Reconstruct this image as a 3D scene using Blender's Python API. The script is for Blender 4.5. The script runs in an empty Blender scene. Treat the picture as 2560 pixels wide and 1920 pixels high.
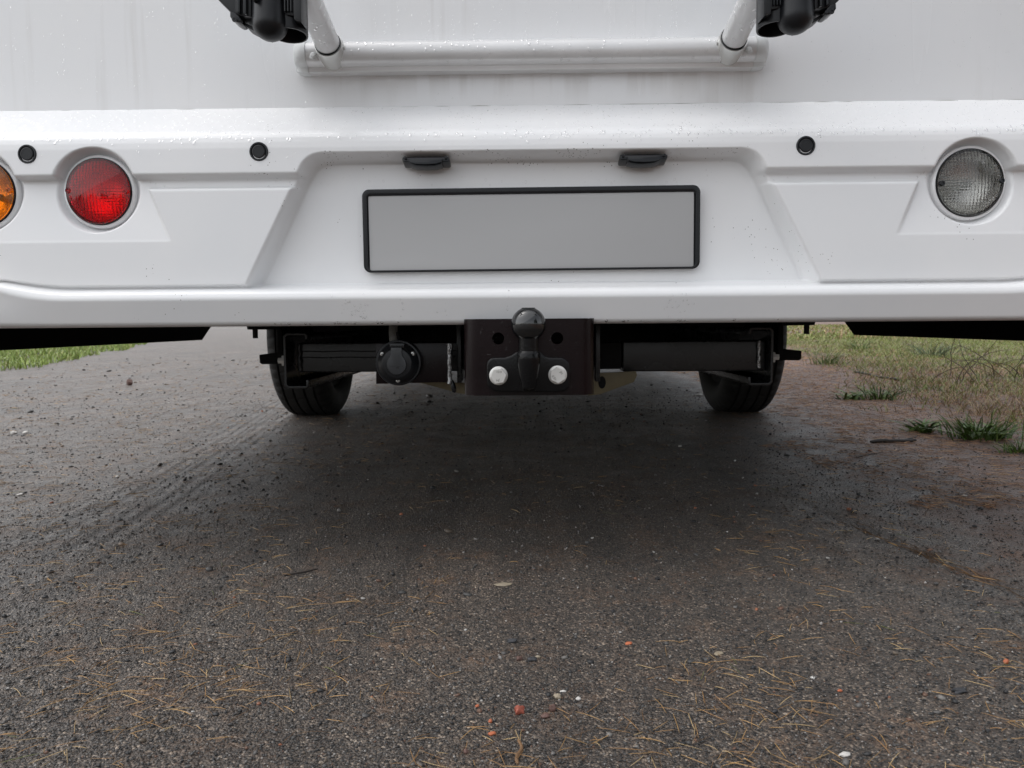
import bpy, bmesh, math, random
import numpy as np
from mathutils import Vector, Matrix
random.seed(7); rng = np.random.default_rng(11)
sc = bpy.context.scene
col = sc.collection
PI = math.pi

# ------------------------------------------------------------------ camera
F = 1900.0; CH = 0.385; IW, IH = 2560.0, 1920.0
PITCH, YAW, ROLL = math.radians(4.55), math.radians(0.75), math.radians(0.45)
cf = Vector((-math.sin(YAW)*math.cos(PITCH), math.cos(YAW)*math.cos(PITCH), -math.sin(PITCH)))
r0 = Vector((math.cos(YAW), math.sin(YAW), 0)); u0 = r0.cross(cf)
cr = r0*math.cos(ROLL) - u0*math.sin(ROLL); cu = r0*math.sin(ROLL) + u0*math.cos(ROLL)
CP = Vector((0, 0, CH))
cam_d = bpy.data.cameras.new('camera'); cam = bpy.data.objects.new('camera', cam_d); col.objects.link(cam)
cam_d.sensor_width = 36; cam_d.lens = 36*F/IW; cam_d.clip_start = 0.02; cam_d.clip_end = 2000
Rm = Matrix((cr, cu, -cf)).transposed()
cam.matrix_world = Matrix.Translation(CP) @ Rm.to_4x4()
sc.camera = cam
cam_d.dof.use_dof = True; cam_d.dof.focus_distance = 1.12; cam_d.dof.aperture_fstop = 14
def at(px, py, Y=None, Z=None):
    "a point of the photograph measured onto a plane of known depth or height"
    d = cf + cr*((px-IW/2)/F) + cu*((IH/2-py)/F)
    t = (Y-CP.y)/d.y if Y is not None else (Z-CP.z)/d.z
    return CP + d*t

# ------------------------------------------------------------------ sky, sun, exposure
SUN_EL, SUN_AZ = math.radians(61), math.radians(270)     # azimuth measured from +Y, clockwise: high on the left
w = bpy.data.worlds.new('World'); sc.world = w; w.use_nodes = True
nt = w.node_tree; nt.nodes.clear()
sky = nt.nodes.new('ShaderNodeTexSky'); sky.sky_type = 'NISHITA'; sky.sun_disc = False
sky.sun_elevation = SUN_EL; sky.sun_rotation = SUN_AZ
sky.air_density = 1.0; sky.dust_density = 2.5; sky.ozone_density = 1.0
hs = nt.nodes.new('ShaderNodeHueSaturation'); hs.inputs['Saturation'].default_value = 0.22
bg = nt.nodes.new('ShaderNodeBackground'); bg.inputs['Strength'].default_value = 0.15
wo = nt.nodes.new('ShaderNodeOutputWorld')
nt.links.new(sky.outputs[0], hs.inputs['Color']); nt.links.new(hs.outputs[0], bg.inputs['Color']); nt.links.new(bg.outputs[0], wo.inputs['Surface'])
sun_d = bpy.data.lights.new('sun', 'SUN'); sun_d.energy = 0.9; sun_d.angle = math.radians(130); sun_d.color = (1.0, 0.995, 0.985)
sun = bpy.data.objects.new('sun', sun_d); col.objects.link(sun); sun.location = (0, -4, 12)
sd = Vector((math.sin(SUN_AZ)*math.cos(SUN_EL), math.cos(SUN_AZ)*math.cos(SUN_EL), math.sin(SUN_EL)))
sun.rotation_euler = sd.to_track_quat('Z', 'Y').to_euler()
vs = sc.view_settings; vs.view_transform = 'Standard'; vs.look = 'None'; vs.gamma = 1; vs.use_curve_mapping = False
vs.exposure = 0.68

# ------------------------------------------------------------------ materials
class N:
    def __init__(s, name):
        s.m = bpy.data.materials.new(name); s.m.use_nodes = True; s.t = s.m.node_tree
        s.b = s.t.nodes['Principled BSDF']
    def n(s, typ, **k):
        o = s.t.nodes.new(typ)
        for a, v in k.items():
            if a.startswith('i_'): o.inputs[a[2:].replace('_', ' ')].default_value = v
            else: setattr(o, a, v)
        return o
    def l(s, a, b): s.t.links.new(a, b)
    def coord(s, scale=(1, 1, 1), rot=(0, 0, 0), loc=(0, 0, 0)):
        tc = s.n('ShaderNodeTexCoord'); mp = s.n('ShaderNodeMapping')
        mp.inputs['Scale'].default_value = scale; mp.inputs['Rotation'].default_value = rot; mp.inputs['Location'].default_value = loc
        ge = s.n('ShaderNodeNewGeometry'); s.l(ge.outputs['Position'], mp.inputs['Vector']); return mp.outputs[0]
    def noise(s, vec, scale, detail=3, rough=0.55):
        o = s.n('ShaderNodeTexNoise'); o.inputs['Scale'].default_value = scale; o.inputs['Detail'].default_value = detail
        o.inputs['Roughness'].default_value = rough; s.l(vec, o.inputs['Vector']); return o
    def ramp(s, fac, stops):
        o = s.n('ShaderNodeValToRGB'); e = o.color_ramp.elements
        while len(e) < len(stops): e.new(0.5)
        for q, (p, c) in zip(e, stops): q.position = p; q.color = (*c, 1) if len(c) == 3 else c
        s.l(fac, o.inputs[0]); return o.outputs[0]
    def mix(s, fac, a, b, mode='MIX'):
        o = s.n('ShaderNodeMix', data_type='RGBA', blend_type=mode)
        for i, v in ((0, fac), (6, a), (7, b)):
            if hasattr(v, 'is_linked') or hasattr(v, 'links'): s.l(v, o.inputs[i])
            else: o.inputs[i].default_value = v if i == 0 else (*v, 1)
        return o.outputs[2]
    def math(s, op, a, b=None, c=None):
        o = s.n('ShaderNodeMath', operation=op)
        for i, v in enumerate((a, b, c)):
            if v is None: continue
            if hasattr(v, 'links'): s.l(v, o.inputs[i])
            else: o.inputs[i].default_value = v
        return o.outputs[0]
    def bump(s, h, strength, dist):
        o = s.n('ShaderNodeBump'); o.inputs['Strength'].default_value = strength; o.inputs['Distance'].default_value = dist
        s.l(h, o.inputs['Height']); s.l(o.outputs[0], s.b.inputs['Normal']); return o
    def set(s, **k):
        for a, v in k.items():
            i = s.b.inputs[a.replace('_', ' ')]
            if hasattr(v, 'links'): s.l(v, i)
            else: i.default_value = (*v, 1) if isinstance(v, tuple) and len(v) == 3 else v
        return s
def simple(name, c, rough=0.5, metal=0.0, bump=None, var=0.0, **k):
    m = N(name); m.set(Base_Color=c, Roughness=rough, Metallic=metal, **k)
    v = m.coord()
    if var:
        nz = m.noise(v, 14, 4)
        m.set(Base_Color=m.ramp(nz.outputs[0], [(0.3, tuple(x*(1-var) for x in c)), (0.7, tuple(min(1, x*(1+var)) for x in c))]))
        m.set(Roughness=m.math('MULTIPLY_ADD', nz.outputs[0], 0.25, rough-0.12))
    if bump:
        m.bump(m.noise(v, bump[0], 3).outputs[0], bump[1], bump[2])
    return m.m
MAT = {}
# moulded white bumper
m = N('bumper_white'); v = m.coord(); nz = m.noise(v, 5, 5); sp = m.n('ShaderNodeTexVoronoi', i_Scale=150.0); m.l(v, sp.inputs['Vector'])
base = m.ramp(nz.outputs[0], [(0.3, (0.79, 0.80, 0.81)), (0.7, (0.84, 0.84, 0.84))])
sz_ = m.n('ShaderNodeSeparateXYZ'); m.l(v, sz_.inputs[0])
rz = m.math('MULTIPLY', m.math('LESS_THAN', m.math('ABSOLUTE', m.math('SUBTRACT', sz_.outputs[2], 0.6365)), 0.010), m.math('LESS_THAN', m.math('ABSOLUTE', m.math('SUBTRACT', sz_.outputs[0], 0.016)), 0.33))
sp2 = m.n('ShaderNodeTexVoronoi', i_Scale=210.0); m.l(v, sp2.inputs['Vector'])
fl2 = m.math('MULTIPLY', rz, m.math('MULTIPLY', m.math('LESS_THAN', sp2.outputs['Distance'], 0.20), m.math('GREATER_THAN', m.noise(v, 24, 2).outputs[0], 0.54)))
fleck = m.math('MULTIPLY', m.math('LESS_THAN', sp.outputs['Distance'], 0.11), m.math('GREATER_THAN', m.noise(v, 9, 2).outputs[0], 0.64))
m.set(Base_Color=m.mix(m.math('MAXIMUM', fleck, fl2), base, (0.20, 0.19, 0.17)), Roughness=0.28, Coat_Weight=0.25, Coat_Roughness=0.08)
MAT['bumper'] = m.m
# white painted rear wall, faint wet runs and dirt streaks
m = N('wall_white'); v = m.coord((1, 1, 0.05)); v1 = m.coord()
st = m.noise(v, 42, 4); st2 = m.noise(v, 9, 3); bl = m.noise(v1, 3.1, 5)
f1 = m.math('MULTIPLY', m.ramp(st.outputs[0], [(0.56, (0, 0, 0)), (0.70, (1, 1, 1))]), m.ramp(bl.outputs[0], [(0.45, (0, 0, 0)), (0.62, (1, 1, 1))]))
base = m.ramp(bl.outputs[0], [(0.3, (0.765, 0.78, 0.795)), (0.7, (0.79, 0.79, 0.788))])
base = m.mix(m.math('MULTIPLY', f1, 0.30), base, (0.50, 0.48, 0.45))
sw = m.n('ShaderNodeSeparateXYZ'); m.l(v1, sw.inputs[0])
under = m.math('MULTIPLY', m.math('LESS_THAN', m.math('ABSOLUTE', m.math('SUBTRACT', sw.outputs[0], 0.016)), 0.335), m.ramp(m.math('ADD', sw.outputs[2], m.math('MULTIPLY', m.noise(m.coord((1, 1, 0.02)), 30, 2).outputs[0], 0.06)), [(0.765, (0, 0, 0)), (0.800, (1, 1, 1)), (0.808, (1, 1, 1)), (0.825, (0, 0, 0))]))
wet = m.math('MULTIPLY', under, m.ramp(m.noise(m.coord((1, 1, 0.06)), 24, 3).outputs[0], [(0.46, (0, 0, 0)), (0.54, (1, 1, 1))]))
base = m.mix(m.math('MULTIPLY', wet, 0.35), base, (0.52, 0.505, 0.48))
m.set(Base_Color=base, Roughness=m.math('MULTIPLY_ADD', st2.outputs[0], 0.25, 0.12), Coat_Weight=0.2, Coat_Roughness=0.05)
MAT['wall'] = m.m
MAT['seal'] = simple('dirty_sealant', (0.33, 0.32, 0.30), 0.7, var=0.3)
MAT['silver'] = simple('satin_silver', (0.70, 0.70, 0.70), 0.36, 0.25, var=0.04)
MAT['cap'] = simple('light_grey_plastic', (0.66, 0.68, 0.68), 0.45, var=0.05)
MAT['clear'] = simple('clear_collar', (0.62, 0.62, 0.60), 0.12, 0.5)
MAT['black'] = simple('black_plastic', (0.009, 0.010, 0.012), 0.36, bump=(700, 0.12, 0.0006), var=0.25, Specular_IOR_Level=0.35)
MAT['gloss'] = simple('gloss_black_plastic', (0.006, 0.007, 0.009), 0.16, Specular_IOR_Level=0.35)
MAT['dark'] = simple('underbody_black', (0.005, 0.005, 0.0055), 0.7, var=0.3, Specular_IOR_Level=0.2)
MAT['paint'] = simple('black_steel_paint', (0.014, 0.0145, 0.015), 0.26, bump=(420, 0.35, 0.0008), var=0.3, Specular_IOR_Level=0.35)
MAT['maroon'] = simple('black_steel_paint_maroon_reflection', (0.0055, 0.0016, 0.0023), 0.24, bump=(420, 0.22, 0.0008), var=0.2, Specular_IOR_Level=0.22)  # black paint with a reflection's maroon tinge mixed into its colour
MAT['wetblack'] = simple('wet_black_paint', (0.006, 0.006, 0.0065), 0.16, bump=(300, 0.25, 0.0010), var=0.2, Specular_IOR_Level=0.22)
MAT['olive'] = simple('steel_olive_reflection', (0.15, 0.125, 0.07), 0.6, var=0.2)  # olive of reflected light put into the steel's base colour
MAT['ball'] = simple('polished_black_steel', (0.006, 0.007, 0.008), 0.03, 0.0, Specular_IOR_Level=0.85)
MAT['lid'] = simple('dark_grey_plastic', (0.034, 0.037, 0.041), 0.38, bump=(600, 0.15, 0.0006), var=0.15)
MAT['weld'] = simple('weld_bead', (0.34, 0.34, 0.34), 0.20, 0.8, bump=(260, 0.9, 0.002))
MAT['zinc'] = simple('zinc_plated_steel', (0.66, 0.65, 0.62), 0.36, 0.35, var=0.06)
MAT['screw'] = simple('bright_screw', (0.62, 0.62, 0.60), 0.28, 0.8)
MAT['rubber'] = simple('tyre_rubber', (0.012, 0.0115, 0.011), 0.75, bump=(240, 0.3, 0.001), var=0.3)
MAT['plate'] = simple('grey_plate', (0.40, 0.40, 0.40), 0.6)
MAT['cable'] = simple('grey_cable_sleeve', (0.12, 0.118, 0.11), 0.55, bump=(300, 0.4, 0.001))
MAT['marking'] = simple('stamped_marking', (0.16, 0.155, 0.14), 0.5)
MAT['darkmark'] = simple('moulded_marking', (0.008, 0.009, 0.011), 0.3)
def lens(name, c, kind):
    flat = N(name+'_outer'); flat.set(Base_Color=c, Roughness=0.02, Transmission_Weight=1.0, IOR=1.45)
    m = N(name); v = m.coord(); bs = 0.45 if kind == 'ribs' else 0.14
    if kind == 'ribs':
        wv = m.n('ShaderNodeTexWave', wave_type='BANDS', bands_direction='X', i_Scale=62.0, i_Distortion=2.2, i_Detail=1.0); wv.inputs['Detail Scale'].default_value = 6.0
        m.l(v, wv.inputs['Vector']); h = wv.outputs['Fac']
        vo = m.n('ShaderNodeTexVoronoi', i_Scale=190.0); m.l(v, vo.inputs['Vector'])
        h = m.math('MULTIPLY_ADD', vo.outputs['Distance'], 0.35, h)
        sx3 = m.n('ShaderNodeSeparateXYZ'); m.l(v, sx3.inputs[0]); h = m.math('MULTIPLY_ADD', m.math('SINE', m.math('MULTIPLY', sx3.outputs[2], 1500.0)), 0.35, h)
    else:
        vo = m.n('ShaderNodeTexVoronoi', i_Scale=170.0); m.l(v, vo.inputs['Vector']); h = vo.outputs['Distance']
    m.set(Base_Color=c, Roughness=0.06, Transmission_Weight=1.0, IOR=1.49)
    m.bump(h, bs, 0.0022)
    return (flat.m, m.m)
MAT['red'] = lens('red_lens', (0.94, 0.018, 0.045), 'ribs')
MAT['amber'] = lens('amber_lens', (1.0, 0.46, 0.008), 'cells')
MAT['smoke'] = lens('clear_smoked_lens', (0.66, 0.66, 0.645), 'ribs')
MAT['chrome'] = simple('lamp_reflector', (0.86, 0.86, 0.84), 0.22, 1.0, bump=(90, 0.5, 0.004))
m = N('water'); m.set(Base_Color=(1, 1, 1), Roughness=0.02, Transmission_Weight=1.0, IOR=1.33)
tr_ = m.n('ShaderNodeBsdfTransparent'); gl_ = m.n('ShaderNodeBsdfGlossy', i_Roughness=0.03); fr_ = m.n('ShaderNodeFresnel', i_IOR=1.33)
mx1 = m.n('ShaderNodeMixShader'); mx2 = m.n('ShaderNodeMixShader', i_Fac=0.93); out_ = m.t.nodes['Material Output']
m.l(fr_.outputs[0], mx1.inputs[0]); m.l(tr_.outputs[0], mx1.inputs[1]); m.l(gl_.outputs[0], mx1.inputs[2])
m.l(m.b.outputs[0], mx2.inputs[1]); m.l(mx1.outputs[0], mx2.inputs[2]); m.l(mx2.outputs[0], out_.inputs['Surface']); MAT['water'] = m.m
def attr_mat(name, rough, spec=0.5, sss=0.0):
    m = N(name); a = m.n('ShaderNodeAttribute', attribute_name='tint'); m.set(Base_Color=a.outputs['Color'], Roughness=rough, Specular_IOR_Level=spec)
    return m.m
MAT['grain'] = attr_mat('gravel_grains', 0.5)
MAT['needle'] = attr_mat('pine_needles', 0.55)
MAT['blade'] = attr_mat('grass_blades', 0.5)
MAT['leaf'] = attr_mat('tree_leaves', 0.6)
def stone(name, c): return simple(name, c, 0.6, bump=(260, 0.5, 0.002), var=0.25)
# ground: wet dark gravel, brown needle litter and soil on the right and beyond the track
m = N('gravel_ground'); v = m.coord()
sep = m.n('ShaderNodeSeparateXYZ'); m.l(v, sep.inputs[0]); X, Y = sep.outputs[0], sep.outputs[1]
vo = m.n('ShaderNodeTexVoronoi', i_Scale=420.0); m.l(v, vo.inputs['Vector'])
vo2 = m.n('ShaderNodeTexVoronoi', i_Scale=120.0); m.l(v, vo2.inputs['Vector'])
big = m.noise(v, 1.6, 6); mid = m.noise(v, 11, 5); fine = m.noise(v, 160, 4)
sepc = m.n('ShaderNodeSeparateColor'); m.l(vo.outputs['Color'], sepc.inputs[0])
sepd = m.n('ShaderNodeSeparateColor'); m.l(vo2.outputs['Color'], sepd.inputs[0])
gr = m.ramp(sepc.outputs[0], [(0.0, (0.030, 0.030, 0.031)), (0.45, (0.060, 0.058, 0.057)), (0.80, (0.100, 0.092, 0.086)), (0.94, (0.18, 0.165, 0.15)), (1.0, (0.36, 0.34, 0.31))])
br = m.ramp(sepd.outputs[0], [(0.0, (0.045, 0.036, 0.031)), (0.55, (0.095, 0.072, 0.058)), (0.9, (0.16, 0.108, 0.074)), (1.0, (0.25, 0.17, 0.11))])
gv = m.mix(m.ramp(mid.outputs[0], [(0.48, (0, 0, 0)), (0.70, (0.6, 0.6, 0.6))]), gr, br)
# litter zone to the right of the track, soil under the verges
edge = m.math('SUBTRACT', m.math('SUBTRACT', X, m.math('MULTIPLY', Y, 0.10)), 0.55)
edge = m.math('ADD', edge, m.math('MULTIPLY', m.math('SUBTRACT', mid.outputs[0], 0.5), 0.9))
litter = m.ramp(edge, [(0.0, (0, 0, 0)), (0.45, (1, 1, 1))])
so = m.ramp(fine.outputs[0], [(0.3, (0.062, 0.034, 0.024)), (0.55, (0.135, 0.076, 0.050)), (0.75, (0.24, 0.138, 0.084))])
cg = m.mix(m.math('MULTIPLY', litter, 0.97), gv, so)
cg = m.mix(1.0, cg, m.ramp(big.outputs[0], [(0.3, (0.88, 0.80, 0.71)), (0.7, (1.44, 1.23, 1.05))]), 'MULTIPLY')
vl = m.coord((15, 0.5, 1)); lane = m.noise(vl, 1.0, 4); cg = m.mix(1.0, cg, m.ramp(lane.outputs[0], [(0.35, (0.74, 0.74, 0.75)), (0.65, (1.16, 1.14, 1.12))]), 'MULTIPLY')
m.set(Base_Color=cg, Roughness=m.math('MULTIPLY_ADD', mid.outputs[0], 0.40, 0.31), Specular_IOR_Level=0.50)
hgt = m.math('ADD', m.math('MULTIPLY', vo.outputs['Distance'], -0.55), m.math('MULTIPLY_ADD', fine.outputs[0], 1.0, m.math('MULTIPLY', mid.outputs[0], 1.6)))
# tread print of an older tyre on the left of the track
a, b = at(0, 1470, Z=0), at(640, 1060, Z=0); ang = math.atan2(b.y-a.y, b.x-a.x)
vt = m.coord((1, 1, 1), (0, 0, -ang)); s2 = m.n('ShaderNodeSeparateXYZ'); m.l(vt, s2.inputs[0])
c0 = -a.x*math.sin(ang) + a.y*math.cos(ang)
off = m.math('ABSOLUTE', m.math('SUBTRACT', s2.outputs[1], c0))
band = m.ramp(off, [(0.10, (1, 1, 1)), (0.14, (0, 0, 0))])
zig = m.math('SINE', m.math('MULTIPLY_ADD', s2.outputs[0], 190.0, m.math('MULTIPLY', off, 120.0)))
hgt = m.math('ADD', hgt, m.math('MULTIPLY', m.math('MULTIPLY', m.math('ADD', m.math('MULTIPLY', zig, 0.45), m.math('SINE', m.math('MULTIPLY', off, 165.0))), m.math('MULTIPLY', band, m.ramp(m.noise(v, 7, 3).outputs[0], [(0.34, (0, 0, 0)), (0.56, (1, 1, 1))]))), 0.62))
hgt = m.math('ADD', hgt, m.math('MULTIPLY', lane.outputs[0], 1.2))
m.bump(hgt, 0.85, 0.006)
MAT['ground'] = m.m

# ------------------------------------------------------------------ builders
WORLD = {}
def tag(o, label=None, cat=None, group=None, kind=None):
    for k, vv in (('label', label), ('category', cat), ('group', group), ('kind', kind)):
        if vv: o[k] = vv
    return o
def empty(name, loc, parent=None):
    o = bpy.data.objects.new(name, None); col.objects.link(o); o.empty_display_size = 0.05
    WORLD[o.name] = Vector(loc); o.location = Vector(loc) - (WORLD[parent.name] if parent else Vector()); o.parent = parent
    return o
def link(name, me, mat, parent=None, origin=None, smooth=True):
    if mat is not None: me.materials.append(mat)
    o = bpy.data.objects.new(name, me); col.objects.link(o)
    origin = Vector((0, 0, 0) if origin is None else origin); WORLD[o.name] = origin
    o.location = origin - (WORLD[parent.name] if parent else Vector()); o.parent = parent
    return o
def mk(name, verts, faces, mat, parent=None, smooth=True, auto=None, tint=None):
    "one mesh object from world-space vertices; its origin sits at the middle of its base"
    V = np.asarray(verts, float); lo, hi = V.min(0), V.max(0)
    org = np.array([(lo[0]+hi[0])/2, (lo[1]+hi[1])/2, lo[2]])
    me = bpy.data.meshes.new(name)
    if isinstance(faces, np.ndarray):
        k = faces.shape[1]; nf = len(faces)
        me.vertices.add(len(V)); me.vertices.foreach_set('co', (V-org).astype(np.float32).ravel())
        me.loops.add(nf*k); me.loops.foreach_set('vertex_index', faces.astype(np.int32).ravel())
        me.polygons.add(nf); me.polygons.foreach_set('loop_start', np.arange(nf, dtype=np.int32)*k)
        me.update(calc_edges=True)
    else:
        me.from_pydata((V-org).tolist(), [], [list(f) for f in faces])
    if tint is not None:
        at_ = me.color_attributes.new('tint', 'FLOAT_COLOR', 'POINT')
        c4 = np.ones((len(V), 4), np.float32); c4[:, :3] = tint; at_.data.foreach_set('color', c4.ravel())
    me.validate()
    if smooth: me.polygons.foreach_set('use_smooth', np.ones(len(me.polygons), bool))
    o = link(name, me, mat, parent, org)
    if auto is not None: set_auto(me, auto)
    return o
def set_auto(me, deg):
    bm = bmesh.new(); bm.from_mesh(me); lim = math.radians(deg)
    for e in bm.edges:
        e.smooth = not (len(e.link_faces) != 2 or e.calc_face_angle(0) > lim)
    for f in bm.faces: f.smooth = True
    bm.to_mesh(me); bm.free()
MIRROR = None
def mkb(name, bm, mat, parent=None, bevel=0, seg=2, auto=35, mirror=False, angle=30):
    "one mesh object from a bmesh in world space, edges bevelled"
    bmesh.ops.remove_doubles(bm, verts=bm.verts, dist=1e-6)
    bmesh.ops.recalc_face_normals(bm, faces=bm.faces)
    if bevel:
        es = [e for e in bm.edges if len(e.link_faces) == 2 and e.calc_face_angle(0) > math.radians(angle)]
        bmesh.ops.bevel(bm, geom=es, offset=bevel, segments=seg, affect='EDGES', profile=0.6, clamp_overlap=True)
    if mirror:
        for vv in bm.verts: vv.co.x = 2*XC - vv.co.x
        bmesh.ops.reverse_faces(bm, faces=bm.faces)
    xs = [vv.co for vv in bm.verts]
    lo = [min(c[i] for c in xs) for i in range(3)]; hi = [max(c[i] for c in xs) for i in range(3)]
    org = Vector(((lo[0]+hi[0])/2, (lo[1]+hi[1])/2, lo[2]))
    for vv in bm.verts: vv.co -= org
    me = bpy.data.meshes.new(name); bm.to_mesh(me); bm.free()
    o = link(name, me, mat, parent, org)
    set_auto(me, auto)
    return o
def b_box(bm, x0, x1, y0, y1, z0, z1, M=None):
    vs_ = [bm.verts.new((x, y, z)) for x in (x0, x1) for y in (y0, y1) for z in (z0, z1)]
    for f in ((0, 1, 3, 2), (4, 6, 7, 5), (0, 4, 5, 1), (2, 3, 7, 6), (0, 2, 6, 4), (1, 5, 7, 3)):
        bm.faces.new([vs_[i] for i in f])
    if M is not None:
        for q in vs_: q.co = M @ q.co
    return bm
def b_prism(bm, pts, axis, a0, a1):
    "extrude a closed outline of (u, v) along an axis: y -> (x, z) outline, x -> (y, z), z -> (x, y)"
    mp = {'y': lambda u, v, a: (u, a, v), 'x': lambda u, v, a: (a, u, v), 'z': lambda u, v, a: (u, v, a)}[axis]
    A = [bm.verts.new(mp(u, v, a0)) for u, v in pts]; B = [bm.verts.new(mp(u, v, a1)) for u, v in pts]
    n = len(pts)
    for i in range(n): bm.faces.new((A[i], A[(i+1) % n], B[(i+1) % n], B[i]))
    bm.faces.new(A[::-1]); bm.faces.new(B)
    return bm
def b_lathe(bm, prof, origin, axis, n=40, cap=True, sx=1.0):
    "prof: (radius, height along axis)"
    axis = Vector(axis).normalized(); q = axis.to_track_quat('Z', 'Y').to_matrix(); o = Vector(origin)
    rings = []
    for r, h in prof:
        if r < 1e-6: rings.append([bm.verts.new(o + q @ Vector((0, 0, h)))])
        else: rings.append([bm.verts.new(o + q @ Vector((r*sx*math.cos(2*PI*i/n), r*math.sin(2*PI*i/n), h))) for i in range(n)])
    for A, B in zip(rings, rings[1:]):
        for i in range(n):
            j = (i+1) % n
            if len(A) == 1 and len(B) == 1: continue
            if len(A) == 1: bm.faces.new((A[0], B[i], B[j]))
            elif len(B) == 1: bm.faces.new((A[i], A[j], B[0]))
            else: bm.faces.new((A[i], A[j], B[j], B[i]))
    if cap:
        if len(rings[0]) > 1: bm.faces.new(rings[0][::-1])
        if len(rings[-1]) > 1: bm.faces.new(rings[-1])
    return bm
def b_tube(bm, pts, rad, n=16, cap=True):
    P = [Vector(p) for p in pts]; R = rad if isinstance(rad, (list, tuple)) else [rad]*len(P)
    rings = []; up = Vector((0, 0, 1)); prev = None
    for i, p in enumerate(P):
        t = ((P[min(i+1, len(P)-1)] - P[max(i-1, 0)])).normalized()
        if prev is None:
            a = t.cross(up) if abs(t.dot(up)) < 0.95 else t.cross(Vector((1, 0, 0)))
        else: a = prev - t*prev.dot(t)
        a.normalize(); prev = a; b_ = t.cross(a)
        rings.append([bm.verts.new(p + (a*math.cos(2*PI*k/n) + b_*math.sin(2*PI*k/n))*R[i]) for k in range(n)])
    for A, B in zip(rings, rings[1:]):
        for k in range(n): bm.faces.new((A[k], A[(k+1) % n], B[(k+1) % n], B[k]))
    if cap: bm.faces.new(rings[0][::-1]); bm.faces.new(rings[-1])
    return bm
def BM(): return bmesh.new()
def rrect(x0, x1, z0, z1, r, n=6):
    pts = []
    for cx, cz, a0 in ((x1-r, z1-r, 0), (x0+r, z1-r, 90), (x0+r, z0+r, 180), (x1-r, z0+r, 270)):
        for i in range(n+1):
            a = math.radians(a0 + 90*i/n); pts.append((cx+r*math.cos(a), cz+r*math.sin(a)))
    return pts
def sstep(a, b, x): t = np.clip((x-a)/(b-a), 0, 1); return t*t*(3-2*t)
def smin(a, b, k): h = np.clip(0.5+0.5*(b-a)/k, 0, 1); return b*(1-h)+a*h - k*h*(1-h)
_tab = rng.random((256, 256))
def vnoise(x, y):
    xi = np.floor(x).astype(int); yi = np.floor(y).astype(int); fx = x-xi; fy = y-yi
    fx = fx*fx*(3-2*fx); fy = fy*fy*(3-2*fy); g = lambda i, j: _tab[i & 255, j & 255]
    return (g(xi, yi)*(1-fx)+g(xi+1, yi)*fx)*(1-fy) + (g(xi, yi+1)*(1-fx)+g(xi+1, yi+1)*fx)*fy
def fbm(x, y, o=4):
    s = 0; a = 0.5
    for i in range(o): s = s + a*vnoise(x*2**i+17*i, y*2**i+5*i); a *= 0.5
    return s/(1-0.5**o)
def text_mesh(name, body, size, M, mat, parent, extrude=0.0002):
    cu_ = bpy.data.curves.new(name, 'FONT'); cu_.body = body; cu_.size = size; cu_.extrude = extrude; cu_.align_x = 'CENTER'; cu_.align_y = 'CENTER'
    to = bpy.data.objects.new('text_source', cu_); col.objects.link(to)
    dg = bpy.context.evaluated_depsgraph_get(); me = bpy.data.meshes.new_from_object(to.evaluated_get(dg))
    bpy.data.objects.remove(to); bpy.data.curves.remove(cu_)
    me.transform(M); V = [q.co.copy() for q in me.vertices]
    org = sum(V, Vector())/len(V)
    for q in me.vertices: q.co -= org
    me.name = name; me.materials.clear()
    return link(name, me, mat, parent, org)

# ------------------------------------------------------------------ ground
A_R, B_R = at(2080, 1290, Z=0), at(2560, 1490, Z=0)      # a thin wheel line on the right
def ground_h(x, y):
    h = 0.010*(fbm(x*0.9+3, y*0.9+8)-0.5) + 0.007*(fbm(x*5+1, y*5+2, 3)-0.5)
    d = (B_R-A_R).xy; L = d.length; d = d/L
    off_ = (x-A_R.x)*(-d.y) + (y-A_R.y)*d.x; al = (x-A_R.x)*d.x+(y-A_R.y)*d.y
    h = h - 0.004*np.exp(-(off_/0.012)**2)*sstep(-0.3, 0.1, al)
    left = sstep(-1.2, -2.6, x)
    h = h + left*0.03*(fbm(x*1.3, y*1.3+40)-0.5)
    h = h + 0.05*sstep(1.3, 2.6, x - 0.12*y)*(0.4+fbm(x*2, y*2)) 
    return h*np.clip(1.6-np.hypot(x, y)/60, 0, 1)
def axis_pts(lo, hi, step, far, n):
    core = np.arange(lo, hi, step); g = np.geomspace(step, far, n)
    return np.concatenate([lo-np.cumsum(g)[::-1], core, hi+np.cumsum(g)])
gx = axis_pts(-3.2, 3.2, 0.018, 60, 34); gy = axis_pts(0.2, 5.2, 0.018, 60, 34)
GX, GY = np.meshgrid(gx, gy); GZ = ground_h(GX, GY)
def grid_faces(nx, ny):
    i = np.arange(nx*ny).reshape(ny, nx)
    return np.stack([i[:-1, :-1], i[:-1, 1:], i[1:, 1:], i[1:, :-1]], -1).reshape(-1, 4)
go = mk('ground', np.stack([GX, GY, GZ], -1).reshape(-1, 3), grid_faces(len(gx), len(gy)), MAT['ground'])
tag(go, 'wet dark grey gravel track with brown needle litter beside it', 'ground', kind='structure')

# ------------------------------------------------------------------ motorhome
XC = 0.016
mh = tag(empty('motorhome', (XC, 4.0, 0)), 'white motorhome seen from behind, with tow ball and blank grey number plate', 'motorhome')
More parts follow.
